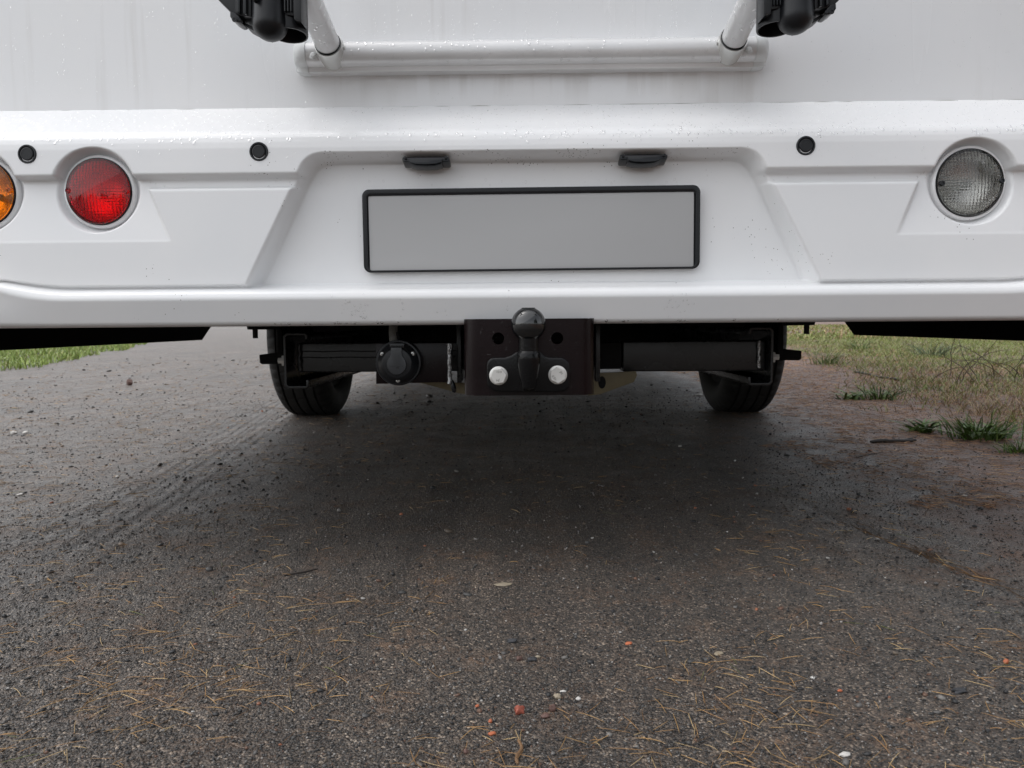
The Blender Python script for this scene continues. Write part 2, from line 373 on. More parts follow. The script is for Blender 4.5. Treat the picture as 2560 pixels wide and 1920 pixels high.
# --- bumper: one moulded surface
WZ = 1.235
def prof(pts):
    z = np.array([p[0] for p in pts])[::-1]; y = np.array([p[1] for p in pts])[::-1]
    zz = np.arange(0.375, 0.745, 0.0004); yy = np.interp(zz, z, y)
    k = np.exp(-0.5*(np.arange(-12, 13)*0.0004/0.0009)**2); k /= k.sum()
    yy = np.convolve(np.pad(yy, 12, mode='edge'), k, 'valid')
    return lambda q: np.interp(q, zz, yy)
top = [(0.745, 1.250), (0.730, 1.2355), (0.680, 1.178), (0.674, 1.1725), (0.668, 1.1690), (0.661, 1.1665), (0.652, 1.165), (0.6150, 1.1635), (0.6125, 1.1655), (0.6090, 1.1800)]
bot = [(0.514, 1.1655), (0.4465, 1.1640), (0.4448, 1.1735), (0.4425, 1.1745), (0.4402, 1.1630), (0.4375, 1.1545), (0.4330, 1.1500), (0.4280, 1.1478), (0.4240, 1.1475), (0.3900, 1.1600), (0.3860, 1.1640), (0.3835, 1.1720), (0.375, 1.19)]
P_lamp = prof(top + [(0.604, 1.1805), (0.516, 1.1662)] + bot)
P_pan = prof(top + [(0.604, 1.1805), (0.5960, 1.1790), (0.5935, 1.1690), (0.590, 1.1675)] + bot)
LAMPS = (-0.8435, -0.6635, 0.6635, 0.8435); LZ = 0.592
def bumper_y(x, z):
    X_ = np.abs(x-XC)
    up = 1.3*np.clip(X_-0.70, 0, 0.11)**2
    zq = z - up*np.exp(-((z-0.44)/0.03)**2)
    xd = np.interp(zq, [0.514, 0.595], [0.551, 0.584])
    q = sstep(0.0025, -0.0025, X_-xd)
    y = P_lamp(zq)*(1-q) + P_pan(zq)*q
    # number plate recess
    nx, nz = 0.203, 0.102; L = math.hypot(nx, nz)
    side = ((0.338-X_)*nx + (0.645-z)*nz)/L
    topd = 0.6455 - z
    s = smin(side, topd*1.0, 0.022); s = smin(s, (z-0.4405)*1.3, 0.004)
    mm = sstep(0.0, 0.0120, s)
    rec = np.interp(z, [0.445, 0.64], [1.2025, 1.2065])
    y = y*(1-mm) + rec*mm
    # soft raised border just outside the recess' sides
    # lamp cups
    for lx in LAMPS:
        r = np.hypot((x-XC)-lx, z-LZ)
        cm = sstep(0.0650, 0.0560, r)
        y = y*(1-cm) + np.maximum(y, 1.1890)*cm
        y = np.where(r < 0.0490, 1.2200, y)
    # wrap round to the sides of the vehicle
    c = np.clip((X_-1.0)/0.15, 0, 1)
    return y + 0.15*(1-np.sqrt(np.clip(1-c*c, 0, 1)))
bx_ = np.concatenate([np.linspace(-1.149, -0.90, 40), np.arange(-0.8975, 0.899, 0.0025), np.linspace(0.9, 1.149, 40)]) + XC
bz_ = np.arange(0.3838, 0.7325, 0.0011)
BX, BZ = np.meshgrid(bx_, bz_); BY = bumper_y(BX, BZ)
rows = [np.stack([BX, BY, BZ], -1)]
ret = [np.stack([bx_, np.maximum(BY[0]+d, 0), np.full_like(bx_, z)], -1) for d, z in ((0.12, 0.392), (0.05, 0.3855), (0.012, 0.3842))]
allr = np.concatenate([np.array(ret), rows[0]], 0)
bumper = mk('bumper', allr.reshape(-1, 3), grid_faces(len(bx_), len(allr)), MAT['bumper'], mh)
bumper['label'] = 'white moulded rear bumper with number plate recess and rain drops'
# --- body shell: rear wall, sides and roof
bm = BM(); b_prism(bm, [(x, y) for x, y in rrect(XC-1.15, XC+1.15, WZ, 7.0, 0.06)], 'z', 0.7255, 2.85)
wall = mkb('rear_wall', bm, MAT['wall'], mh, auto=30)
bm = BM(); b_tube(bm, [(XC-1.08+0.02*i, WZ-0.0004, 0.7285+0.0006*random.uniform(-1, 1)) for i in range(109)], [0.0009*random.uniform(0.2, 1.1) for i in range(109)], 6); mkb('seam_sealant', bm, MAT['seal'], mh)
bm = BM(); b_box(bm, XC-1.13, XC+1.13, 1.33, 7.0, 0.405, 0.724)
mkb('floor_pan', bm, MAT['dark'], mh)
for s in (-1, 1):
    bm = BM()
    x0, x1 = (XC-1.146, XC-1.118) if s < 0 else (XC+1.118, XC+1.146)
    b_prism(bm, [(1.30, 0.72), (1.30, 0.3365), (2.615, 0.3365), (2.70, 0.385), (2.78, 0.60), (2.82, 0.72)], 'x', x0, x1)
    mkb('side_skirt', bm, MAT['dark'], mh, bevel=0.003)
    bm = BM(); b_prism(bm, [(3.78, 0.72), (3.80, 0.60), (3.90, 0.38), (4.0, 0.33), (6.9, 0.33), (6.9, 0.72)], 'x', x0, x1)
    mkb('side_skirt', bm, MAT['dark'], mh, bevel=0.003)
# --- wheels
def tyre(s):
    R_, W_ = 0.340, 0.224
    half = [(0.205, 0.066), (0.215, 0.082), (0.235, 0.102), (0.262, 0.112), (0.290, 0.1115), (0.313, 0.105), (0.326, 0.096), (0.334, 0.087), (0.3375, 0.078)]
    tread = []
    for gxp in (0.062, 0.022):
        tread += [(0.3385, gxp+0.0075), (0.3385, gxp+0.0045), (0.331, gxp+0.0035), (0.331, gxp-0.0035), (0.339, gxp-0.0045), (0.3395, gxp-0.0075)]
    prof_ = half + tread + [(0.3400, 0.0)]
    prof_ = prof_ + [(r, -x) for r, x in prof_[-2::-1]]
    n = 300; V = []; cx, cy, cz = XC + s*0.912, 3.29, 0.336
    for i in range(n):
        a = 2*PI*i/n
        for r, x in prof_:
            ax = abs(x); rr = r
            if 0.072 < ax < 0.103 and r > 0.30 and (i % 6) in (0, 1): rr -= 0.006
            if ax < 0.07 and r > 0.337 and (i % 10) == 0: rr -= 0.003
            p = (cx + x, cy - rr*math.cos(a), max(cz - rr*math.sin(a), 0.0))
            V.append(p)
    k = len(prof_); i = np.arange(n)[:, None]*k; j = ((np.arange(n)+1) % n)[:, None]*k; c = np.arange(k-1)[None]
    Fc = np.stack([i+c, j+c, j+c+1, i+c+1], -1).reshape(-1, 4)
    return np.array(V), Fc
for s in (-1, 1):
    wx = XC + s*0.912
    bm = BM(); b_lathe(bm, [(0.0, -0.03), (0.09, -0.03), (0.12, -0.06), (0.185, -0.075), (0.212, -0.085), (0.212, 0.085), (0.19, 0.07), (0.10, 0.05), (0.0, 0.05)], (wx, 3.29, 0.336), (s, 0, 0), 40)
    wh = mkb('wheel', bm, MAT['dark'], mh)
    V, Fc = tyre(s); mk('tyre', V, Fc, MAT['rubber'], wh, auto=40)
    bm = BM(); b_lathe(bm, [(0.0, 0), (0.14, 0), (0.15, 0.01), (0.15, 0.05), (0.0, 0.05)], (wx - s*0.17, 3.29, 0.336), (s, 0, 0), 32)
    mkb('brake_drum', bm, MAT['dark'], wh)
# --- things under the floor
bm = BM(); b_tube(bm, [(XC-0.74, 3.29, 0.31), (XC+0.74, 3.29, 0.31)], 0.045, 20); mkb('axle', bm, MAT['dark'], mh)
bm = BM(); b_box(bm, XC-0.60, XC+0.62, 2.15, 3.05, 0.285, 0.404); mkb('underfloor_tank', bm, MAT['dark'], mh, bevel=0.02)
for s in (-1, 1):
    bm = BM(); b_box(bm, XC+s*0.60-0.04, XC+s*0.60+0.04, 2.2, 4.6, 0.27, 0.404); mkb('leaf_spring', bm, MAT['dark'], mh, bevel=0.01)
    bm = BM(); b_box(bm, XC+s*0.63-0.17, XC+s*0.63+0.17, 2.55, 2.58, 0.315, 0.404); mkb('wheel_arch_liner', bm, MAT['dark'], mh, bevel=0.004)
# --- lamps
def dome(r, sag, n=8):
    Rr = (r*r+sag*sag)/(2*sag); a1 = math.asin(r/Rr)
    return [(Rr*math.sin(a1*(1-i/n)), Rr*math.cos(a1*(1-i/n))-(Rr-sag)) for i in range(n)] + [(0, sag)]
def lamp(name, lx, mat, label, tilt):
    c = Vector((XC+lx, 1.1845, LZ)); ax = (0, -1, 0)
    bm = BM(); b_lathe(bm, [(0.0555, -0.006), (0.0555, 0.003), (0.0545, 0.0045), (0.0515, 0.005), (0.0505, 0.004), (0.0498, 0.0)], c, ax, 64, cap=False)
    o = mkb(name, bm, MAT['bumper'], mh, auto=50); o['label'] = label
    bm = BM(); b_lathe(bm, [(0, 0.0130)] + [(r, h+0.0060) for r, h in dome(0.0465, 0.0070)[::-1][1:]] + [(0.0470, 0.0025), (0.0495, 0.0025), (0.0495, 0.0085), (0.0488, 0.0100)] + [(r, h+0.0100) for r, h in dome(0.0482, 0.0070)], c, ax, 64, cap=False)
    ln = mkb('lens', bm, mat[0], o, auto=60); ln.data.materials.append(mat[1])
    for pf in ln.data.polygons: pf.material_index = 1 if pf.normal.y > 0.3 else 0
    bm = BM(); b_lathe(bm, [(0.0468, 0.0020), (0.0440, -0.010), (0.036, -0.019), (0.024, -0.025), (0.010, -0.0275), (0, -0.028)], c, ax, 48, cap=False); mkb('reflector', bm, MAT['chrome'], o, auto=60)
    bm = BM(); b_lathe(bm, [(0, 0.004), (0.004, 0.003), (0.007, -0.002), (0.007, -0.008), (0.005, -0.014), (0.005, -0.027)], c, ax, 20, cap=False); mkb('bulb', bm, MAT['cap'], o, auto=60)
    bm = BM(); b_lathe(bm, [(0.0503, 0.002), (0.0503, 0.0075), (0.0497, 0.0075), (0.0497, 0.002)], c, ax, 64, cap=False)
    mkb('gasket', bm, MAT['gloss'], o)
    for a in (180+tilt, tilt):
        a = math.radians(a); p = c + Vector((0.0445*math.cos(a), -0.0112, 0.0445*math.sin(a)))
        bm = BM(); b_lathe(bm, [(0.0042, -0.003), (0.0042, 0.0012), (0.0034, 0.0020), (0.0022, 0.0020), (0.0018, 0.0008), (0, 0.0008)], p, ax, 20, cap=False)
        mkb('screw', bm, MAT['gloss'] if mat is MAT['smoke'] else mat[0], o)
    return o, c
lamp('indicator_lamp', LAMPS[0], MAT['amber'], 'round amber indicator lamp cut by the left edge', 3)
rl, rc = lamp('tail_lamp', LAMPS[1], MAT['red'], 'round red ribbed tail lamp in a white cup', -1)
M_ = Matrix.Translation((rc.x-0.002, 1.1845-0.0125, rc.z+0.0350)) @ Matrix.Rotation(math.radians(90), 4, 'X')
text_mesh('marking', 'TOP', 0.0045, M_ @ Matrix.Rotation(math.radians(-16), 4, 'X'), MAT['darkmark'], rl)
lamp('reversing_lamp', LAMPS[2], MAT['smoke'], 'round clear grey reversing lamp in a white cup', 2)
lamp('indicator_lamp', LAMPS[3], MAT['amber'], 'round amber indicator lamp beyond the right edge', 3)
# --- parking sensors
for sx_, lab in ((-0.762, 'parking sensor left of the red lamp'), (-0.410, 'parking sensor right of the red lamp'), (0.410, 'parking sensor left of the clear lamp'), (0.762, 'parking sensor right of the clear lamp')):
    c = Vector((XC+sx_, 1.1650, 0.6462))
    bm = BM(); b_lathe(bm, [(0.0142, 0), (0.0142, 0.0012), (0.0135, 0.0020), (0.0118, 0.0020), (0.0108, 0.0006), (0.0100, 0.0004), (0, 0.0004)], c, (0, -1, 0), 40, cap=False)
    o = mkb('parking_sensor', bm, MAT['gloss'], mh, auto=40); o['label'] = lab
    bm = BM(); b_lathe(bm, [(0.0098, 0.0002), (0.0098, 0.0016), (0.0090, 0.0022), (0.0080, 0.0022), (0.0077, 0.0018), (0, 0.0018)], c, (0, -1, 0), 40, cap=False)
    mkb('sensor_face', bm, MAT['black'], o, auto=40)
# --- number plate and its lamps
PZ0, PZ1, PX0, PX1 = 0.4665, 0.5942, -0.2452, 0.2765
pt = Matrix.Translation((XC, 0, 0.53)) @ Matrix.Rotation(math.radians(-0.2), 4, 'Y') @ Matrix.Translation((-XC, 0, -0.53))
def ring_prism(outer, inner, y0, y1):
    bm = BM(); n = len(outer)
    def lp(p, y): return [bm.verts.new((a, y, b)) for a, b in p]
    of, ob, inf, inb = lp(outer, y0), lp(outer, y1), lp(inner, y0), lp(inner, y1)
    for i in range(n):
        j = (i+1) % n
        bm.faces.new((of[i], of[j], inf[j], inf[i])); bm.faces.new((ob[i], ob[j], of[j], of[i])); bm.faces.new((inf[i], inf[j], inb[j], inb[i]))
    return bm
hb = BM(); b_prism(hb, rrect(PX0+0.002, PX1-0.002, PZ0+0.001, PZ1-0.002, 0.010), 'y', 1.1955, 1.2015)
bmesh.ops.transform(hb, matrix=pt, verts=hb.verts)
ph = mkb('number_plate_holder', hb, MAT['black'], mh)
bm = ring_prism(rrect(PX0, PX1, PZ0, PZ1, 0.011), rrect(PX0+0.0075, PX1-0.0075, PZ0+0.0035, PZ1-0.0095, 0.006), 1.1905, 1.1960)
bmesh.ops.transform(bm, matrix=pt, verts=bm.verts); mkb('plate_frame', bm, MAT['gloss'], ph, bevel=0.0012, auto=30)
bm = ring_prism(rrect(PX0+0.0035, PX1-0.0035, PZ0+0.0012, PZ1-0.004, 0.009), rrect(PX0+0.0055, PX1-0.0055, PZ0+0.0026, PZ1-0.0062, 0.008), 1.1898, 1.1950)
bmesh.ops.transform(bm, matrix=pt, verts=bm.verts); mkb('frame_rib', bm, MAT['black'], ph)
bm = BM(); b_prism(bm, rrect(PX0+0.0095, PX1-0.0095, PZ0+0.0030, PZ1-0.0100, 0.001), 'y', 1.1925, 1.1945)
bmesh.ops.transform(bm, matrix=pt, verts=bm.verts); mkb('number_plate', bm, MAT['plate'], ph, bevel=0.0005)
for sx_ in (-0.159, 0.170):
    Mx = Matrix.Translation((XC+sx_, 1.176, 0.6345)) @ Matrix.Rotation(math.radians(-12), 4, 'X')
    bm = BM(); b_prism(bm, rrect(-0.036, 0.036, -0.0045, 0.0025, 0.003, 3), 'y', -0.004, 0.022); bmesh.ops.transform(bm, matrix=Mx, verts=bm.verts)
    o = mkb('plate_lamp', bm, MAT['gloss'], mh, bevel=0.001)
    bm = BM(); b_prism(bm, [(-0.026, -0.002), (-0.024, -0.0085), (-0.015, -0.0108), (0, -0.0115), (0.015, -0.0108), (0.024, -0.0085), (0.026, -0.002)], 'y', -0.009, 0.016); bmesh.ops.transform(bm, matrix=Mx, verts=bm.verts)
    mkb('lamp_cover', bm, MAT['gloss'], o, bevel=0.0015)
    for e in (-0.031, 0.031):
        bm = BM(); b_lathe(bm, [(0.0022, 0), (0.0022, 0.001), (0.001, 0.0012), (0, 0.0006)], Mx @ Vector((e, -0.006, 0)), (0, -1, 0), 14); mkb('screw', bm, MAT['gloss'], o)
# --- bicycle carrier rail, tubes and clamps
def tube_axis(s):
    a, b = at(828, 128, Y=1.205), at(771, 0, Y=1.095); d = (b-a).normalized()
    if s > 0: a = Vector((2*XC-a.x, a.y, a.z)); d = Vector((-d.x, d.y, d.z))
    return a, d
rp = [(0.0, 0.7775), (-0.020, 0.7775), (-0.0215, 0.7845), (-0.027, 0.7860)]
rp += [(-0.027-0.012*math.sin(a), 0.8035-0.0165*math.cos(a)) for a in np.linspace(0.25, PI-0.15, 14)]
rp += [(-0.020, 0.8235), (-0.006, 0.8270), (0.0, 0.8272)]
bm = BM(); b_prism(bm, [(WZ+a, z) for a, z in rp], 'x', XC-0.345, XC+0.345); rail = mkb('carrier_rail', bm, MAT['silver'], mh, auto=50)
rail['label'] = 'horizontal silver carrier rail on the rear wall'
for s in (-1, 1):
    bm = BM(); rings = []
    for t, sc_ in ((0, 1.04), (0.005, 1.04), (0.012, 1.0), (0.017, 0.90), (0.0205, 0.75), (0.0225, 0.5)):
        rings.append([bm.verts.new((XC+s*(0.3452+t), WZ+a*sc_, 0.8022+(z-0.8022)*(sc_**0.6))) for a, z in rp])
    for A, B in zip(rings, rings[1:]):
        for i in range(len(rp)-1): bm.faces.new((A[i], A[i+1], B[i+1], B[i]))
    bm.faces.new(rings[-1]); bm.faces.new(rings[0][::-1])
    mkb('end_cap', bm, MAT['cap'], rail, auto=40)
    bm = BM(); b_lathe(bm, [(0.0065, 0), (0.0065, 0.001), (0.0045, 0.0018), (0.0042, 0.0032), (0.0028, 0.0044), (0, 0.0046)], (XC+s*0.3325, WZ-0.0365, 0.797), (0, -1, 0.15), 24); mkb('rivet', bm, MAT['cap'], rail)
    # tube leaning out from the rail, then turning up
    p0, d1 = tube_axis(s)
    pts = [p0-d1*0.012] + [p0 + d1*t for t in (0.0, 0.05, 0.09, 0.12)]
    q = pts[-1]
    for i in range(1, 9):
        a = i/8; dd = (d1*(1-a) + Vector((0, -0.15, 1))*a).normalized(); q = q + dd*0.03; pts.append(q)
    pts.append(q + Vector((0, -0.10, 0.65)))
    bm = BM(); b_tube(bm, pts, 0.0185, 32); tb = mkb('carrier_tube', bm, MAT['silver'], mh, auto=60)
    tb['label'] = 'silver carrier tube at the %s end of the rail' % ('left' if s < 0 else 'right')
    bm = BM(); b_lathe(bm, [(0.0188, 0.006), (0.0212, 0.0062), (0.0216, 0.005), (0.0222, -0.004), (0.0226, -0.012), (0.0222, -0.03)], p0+d1*0.012, d1, 40, cap=False); mkb('collar', bm, MAT['clear'], tb)
    bm = BM(); b_lathe(bm, [(0.0186, 0), (0.0199, 0.0006), (0.0199, 0.0022), (0.0186, 0.0026)], p0+d1*0.0182, d1, 40, cap=False); mkb('seal', bm, MAT['gloss'], tb)
    ev = (Vector((-s, 0, 0)) - d1*(-s*d1.x)).normalized()
    bm = BM(); b_lathe(bm, [(0.0045, 0), (0.0045, 0.0012), (0.003, 0.0016), (0.0022, 0.0006), (0, 0.0006)], p0+d1*0.006+ev*0.0222, ev, 20); mkb('set_screw', bm, MAT['screw'], tb)
# clamp: measured on the left one at Y = 1.05, mirrored for the right one
CY = 1.05
def cpt(zx, zy, dy=0.0):       # coordinates in the 3.687x enlargement of the photograph
    p = at(500+zx/3.687, zy/3.687, Y=CY); return (p.x, p.z)
def clamp(mir):
    kw = dict(mirror=mir); up_ = 0.12
    def XZ(l): return [cpt(*p) for p in l]
    # shell: hollow oval sleeve
    c0 = cpt(800, 252); rx = abs(cpt(970, 0)[0]-cpt(630, 0)[0])/2; bm = BM(); n = 40
    rings = []
    for (k, z) in ((1.0, c0[1]+up_), (1.0, c0[1]-0.000), (0.985, c0[1]-0.0025), (0.90, c0[1]-0.0025), (0.88, c0[1]), (0.88, c0[1]+up_)):
        rings.append([bm.verts.new((c0[0]+rx*k*math.cos(2*PI*i/n), CY+0.012+0.024*k*math.sin(2*PI*i/n), z - 0.004 - 0.002*math.sin(2*PI*i/n))) for i in range(n)])
    for A, B in zip(rings, rings[1:]):
        for i in range(n): bm.faces.new((A[i], A[(i+1) % n], B[(i+1) % n], B[i]))
    o = mkb('carrier_clamp', bm, MAT['black'], mh, auto=40, **kw)
    o['label'] = 'black plastic clamp beside the %s carrier tube' % ('right' if mir else 'left')
    # rounded bullet body
    c1 = cpt(660, 240); r1 = abs(cpt(820, 0)[0]-cpt(500, 0)[0])/2
    bm = BM(); b_lathe(bm, [(0, -0.0215)] + [(r1*math.sin(a), -0.0215*math.cos(a)) for a in np.linspace(0.2, PI/2, 10)] + [(r1*1.0, 0.03), (r1*1.0, up_)], (c1[0], CY-0.006, c1[1]), (0, 0.10, 1), 40)
    mkb('clamp_body', bm, MAT['black'], o, auto=50, **kw)
    # side plate with three ribs
    bm = BM(); b_prism(bm, XZ([(900, -400), (968, -400), (972, 260), (950, 240), (905, 236)]), 'y', CY-0.020, CY+0.01); mkb('side_plate', bm, MAT['black'], o, bevel=0.002, **kw)
    bm = BM(); b_prism(bm, XZ([(800, -400), (905, -400), (905, 60), (895, 186), (830, 176), (800, 150)]), 'y', CY-0.014, CY+0.012); mkb('rib_block', bm, MAT['black'], o, bevel=0.0015, **kw)
    for k in range(3):
        x = 812+k*28; bm = BM(); b_prism(bm, XZ([(x, -300), (x+13, -300), (x+16, 160), (x+3, 156)]), 'y', CY-0.019, CY-0.012); mkb('rib', bm, MAT['gloss'], o, bevel=0.0008, **kw)
    bm = BM(); b_prism(bm, XZ([(545, -300), (600, -300), (598, 98), (556, 98)]), 'y', CY-0.036, CY-0.01); mkb('lug', bm, MAT['black'], o, bevel=0.0025, **kw)
    # hinge side
    bm = BM(); b_prism(bm, XZ([(350, -400), (500, -400), (500, 190), (470, 182), (400, 178), (352, 150)]), 'y', CY-0.012, CY+0.03); mkb('hinge_block', bm, MAT['black'], o, bevel=0.002, **kw)
    bm = BM(); b_prism(bm, XZ([(380, -300), (415, -300), (412, 172), (384, 160)]), 'y', CY-0.018, CY-0.010); mkb('hinge_rib', bm, MAT['gloss'], o, bevel=0.001, **kw)
    bm = BM(); b_prism(bm, XZ([(440, -300), (470, -300), (470, 180), (444, 176)]), 'y', CY-0.018, CY-0.010); mkb('hinge_rib', bm, MAT['gloss'], o, bevel=0.001, **kw)
    bm = BM(); b_prism(bm, XZ([(-60, -260), (350, -260), (362, 160), (300, 128), (165, -4)]), 'y', CY+0.000, CY+0.024); mkb('flap', bm, MAT['black'], o, bevel=0.002, **kw)
    bm = BM(); b_prism(bm, XZ([(300, 128), (362, 150), (405, 195), (400, 230), (365, 234), (318, 205), (300, 180)]), 'y', CY-0.010, CY+0.018); mkb('hinge_knuckle', bm, MAT['gloss'], o, bevel=0.002, **kw)
    pc = cpt(345, 207); bm = BM(); b_lathe(bm, [(0.0035, 0), (0.0035, 0.001), (0.0018, 0.0012), (0.0014, 0.0004), (0, 0.0004)], (pc[0], CY-0.010, pc[1]), (0, -1, 0), 18); mkb('hinge_pin', bm, MAT['black'], o, **kw)
    # toothed strap closing the sleeve below
    a_, b_ = (400, 220), (610, 322); bm = BM(); pts = []
    for i in range(15):
        t = i/14; x = a_[0]+(b_[0]-a_[0])*t; y = a_[1]+(b_[1]-a_[1])*(t**0.75)
        pts.append((x, y))
    b_prism(bm, XZ(pts + [(x, y-34) for x, y in pts[::-1]]), 'y', CY+0.004, CY+0.030); mkb('strap', bm, MAT['black'], o, bevel=0.001, **kw)
clamp(False); clamp(True)
for o in [c for c in mh.children if c.name.startswith('carrier_clamp')]:
    s = -1 if WORLD[o.name].x < XC else 1
    bm = BM(); b_box(bm, min(XC+s*0.295, XC+s*0.385), max(XC+s*0.295, XC+s*0.385), 1.050, 1.090, 0.868, 0.888); mkb('clamp_arm', bm, MAT['black'], o, bevel=0.003)
# --- tow bar
TY = 1.140
def PX(px, py, Y): p = at(px, py, Y=Y); return (p.x, p.z)
bx0, bx1, bz0, bz1 = -0.0880, 0.1105, 0.2770, 0.3920
r_ = 0.024; th = 0.008; outl = []; inl = []
out = [(bx0, 1.40)] + [(bx0+r_-r_*math.cos(a), TY+r_-r_*math.sin(a)) for a in np.linspace(0, PI/2, 9)] + [(bx1-r_+r_*math.sin(a), TY+r_-r_*math.cos(a)) for a in np.linspace(0, PI/2, 9)] + [(bx1, 1.40)]
ri = r_-th
inn = [(bx0+th, 1.40)] + [(bx0+r_-ri*math.cos(a), TY+r_-ri*math.sin(a)) for a in np.linspace(0, PI/2, 9)] + [(bx1-r_+ri*math.sin(a), TY+r_-ri*math.cos(a)) for a in np.linspace(0, PI/2, 9)] + [(bx1-th, 1.40)]
bm = BM(); n = len(out)
# front face is cut out for the two open bolt holes
HOLES = [(-0.0350, 0.3628), (0.0533, 0.3625)]; HR = 0.0090
def lp(p, z): return [bm.verts.new((a, b, z)) for a, b in p]
o0, o1, i0, i1 = lp(out, bz0), lp(out, bz1), lp(inn, bz0), lp(inn, bz1)
FL, FR = 9, 10     # indices either side of the flat front
def plate_face(ya, L0, L1, R0, R1, flip):
    xs = [bx0+r_, 0.0095, bx1-r_]; prevb, prevt = L0, L1
    for k, (hx, hz) in enumerate(HOLES):
        xr = xs[k+1]
        nb, nt_ = (R0, R1) if k == 1 else (bm.verts.new((xr, ya, bz0)), bm.verts.new((xr, ya, bz1)))
        nn = 32; circ = [bm.verts.new((hx+HR*math.cos(2*PI*i/nn), ya, hz+HR*math.sin(2*PI*i/nn))) for i in range(nn)]
        cs = {'tr': nt_, 'tl': prevt, 'bl': prevb, 'br': nb}
        quad = [('tr', 4), ('tl', 12), ('bl', 20), ('br', 28)]
        for q_ in range(4):
            (ca, ia), (cb, ib) = quad[q_], quad[(q_+1) % 4]
            ids = [(ia+j) % nn for j in range(((ib-ia) % nn)+1)]
            bm.faces.new([cs[ca], cs[cb]] + [circ[i] for i in ids[::-1]])
        rim.append(circ); prevb, prevt = nb, nt_
rim = []
plate_face(TY, o0[FL], o1[FL], o0[FR], o1[FR], False); front = rim; rim = []
plate_face(TY+th, i0[FL], i1[FL], i0[FR], i1[FR], True)
for A, B in zip(front, rim):
    for i in range(32): bm.faces.new((A[i], A[(i+1) % 32], B[(i+1) % 32], B[i]))
for i in range(n-1):
    if i != FL:
        bm.faces.new((o0[i], o0[i+1], o1[i+1], o1[i])); bm.faces.new((i0[i], i0[i+1], i1[i+1], i1[i]))
    bm.faces.new((o0[i], o0[i+1], i0[i+1], i0[i])); bm.faces.new((o1[i], o1[i+1], i1[i+1], i1[i]))
bm.faces.new((o0[0], o1[0], i1[0], i0[0])); bm.faces.new((o0[-1], o1[-1], i1[-1], i0[-1]))
tow = mkb('tow_bracket', bm, MAT['maroon'], mh, auto=40); tow['label'] = 'folded black steel tow bracket with two open bolt holes'
# cross beam in two lengths
for (xa, xb, za, zb, nm) in ((-0.430, -0.080, 0.2945, 0.3510, 'l'), (0.192, 0.4635, 0.2915, 0.3495, 'r')):
    bm = BM(); b_box(bm, xa, xb, 1.450, 1.510, za, zb); o = mkb('cross_beam', bm, MAT['paint'], mh, bevel=0.005, seg=3)
    if nm == 'l':
        for zz in (0.3228, 0.3345):
            bm = BM(); b_tube(bm, [(xa+0.002+0.02*i, 1.4500, zz+0.0006*math.sin(i*1.7)) for i in range(18)], 0.0011, 8); mkb('seam', bm, MAT['paint'], o)
bm = BM(); b_box(bm, -0.079, 0.191, 1.452, 1.508, 0.2965, 0.3480); mkb('cross_beam', bm, MAT['dark'], mh, bevel=0.005)
# C-section arms running forward
for s in (-1, 1):
    if s < 0: xo, z0, z1 = -0.4485, 0.2655, 0.3705
    else: xo, z0, z1 = 0.4700, 0.2655, 0.3745
    xi = xo - s*0.046; t = 0.0045
    pts = [(xi, z1-0.012), (xi, z1-0.004), (xi+s*0.004, z1), (xo-s*0.006, z1), (xo, z1-0.006), (xo, z0+0.006), (xo-s*0.006, z0), (xi+s*0.004, z0), (xi, z0+0.004), (xi, z0+0.016)]
    ins = [(xi+s*t, z1-0.012), (xi+s*t, z1-0.006), (xi+s*0.006, z1-t), (xo-s*0.008, z1-t), (xo-s*t, z1-0.008), (xo-s*t, z0+0.008), (xo-s*0.008, z0+t), (xi+s*0.006, z0+t), (xi+s*t, z0+0.006), (xi+s*t, z0+0.016)]
    bm = BM(); b_prism(bm, pts+ins[::-1], 'y', 1.425, 2.3); arm = mkb('frame_arm', bm, MAT['paint'], mh, bevel=0.0008, auto=40)
    # weld between arm and beam
    bm = BM(); xw = -0.4245 if s < 0 else 0.4500
    b_tube(bm, [(xw + 0.0007*math.sin(i*2.1), 1.447+0.001*math.sin(i*1.3), 0.2965+0.0053*i) for i in range(11)], [0.003+0.0012*abs(math.sin(i*1.9)) for i in range(11)], 10)
    mkb('weld', bm, MAT['weld'] if s > 0 else MAT['paint'], arm)
    bm = BM(); b_lathe(bm, [(0.011, 0), (0.011, 0.006), (0.006, 0.007), (0.006, 0.014), (0, 0.015)], (xo+s*0.0005, 1.44, 0.318), (s, 0, 0), 6); mkb('bolt', bm, MAT['zinc'], arm)
# gusset plates, coloured with reflected olive light, low on both sides of the bracket
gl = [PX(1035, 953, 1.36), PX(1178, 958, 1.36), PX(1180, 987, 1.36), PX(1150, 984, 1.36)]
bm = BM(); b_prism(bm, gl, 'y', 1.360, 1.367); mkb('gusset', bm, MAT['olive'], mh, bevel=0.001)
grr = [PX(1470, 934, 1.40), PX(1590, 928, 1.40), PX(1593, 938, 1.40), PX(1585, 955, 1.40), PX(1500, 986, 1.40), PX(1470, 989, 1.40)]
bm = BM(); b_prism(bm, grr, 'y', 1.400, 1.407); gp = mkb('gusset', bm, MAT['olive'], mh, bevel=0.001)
hp = PX(1505, 956, 1.40); bm = BM(); b_lathe(bm, [(0.0115, 0), (0.0115, 0.0008), (0, 0.0008)], (hp[0], 1.400, hp[1]), (0, -1, 0), 24, sx=0.6); mkb('slot', bm, MAT['dark'], gp)
# side cheeks between bracket and beam
for xa, xb, sgn in ((-0.113, -0.105, -1), (0.128, 0.136, 1)):
    bm = BM(); b_prism(bm, [(1.32, 0.384), (1.449, 0.384), (1.449, 0.288), (1.32, 0.283)], 'x', xa, xb); mkb('cheek_plate', bm, MAT['paint'], mh, bevel=0.001)
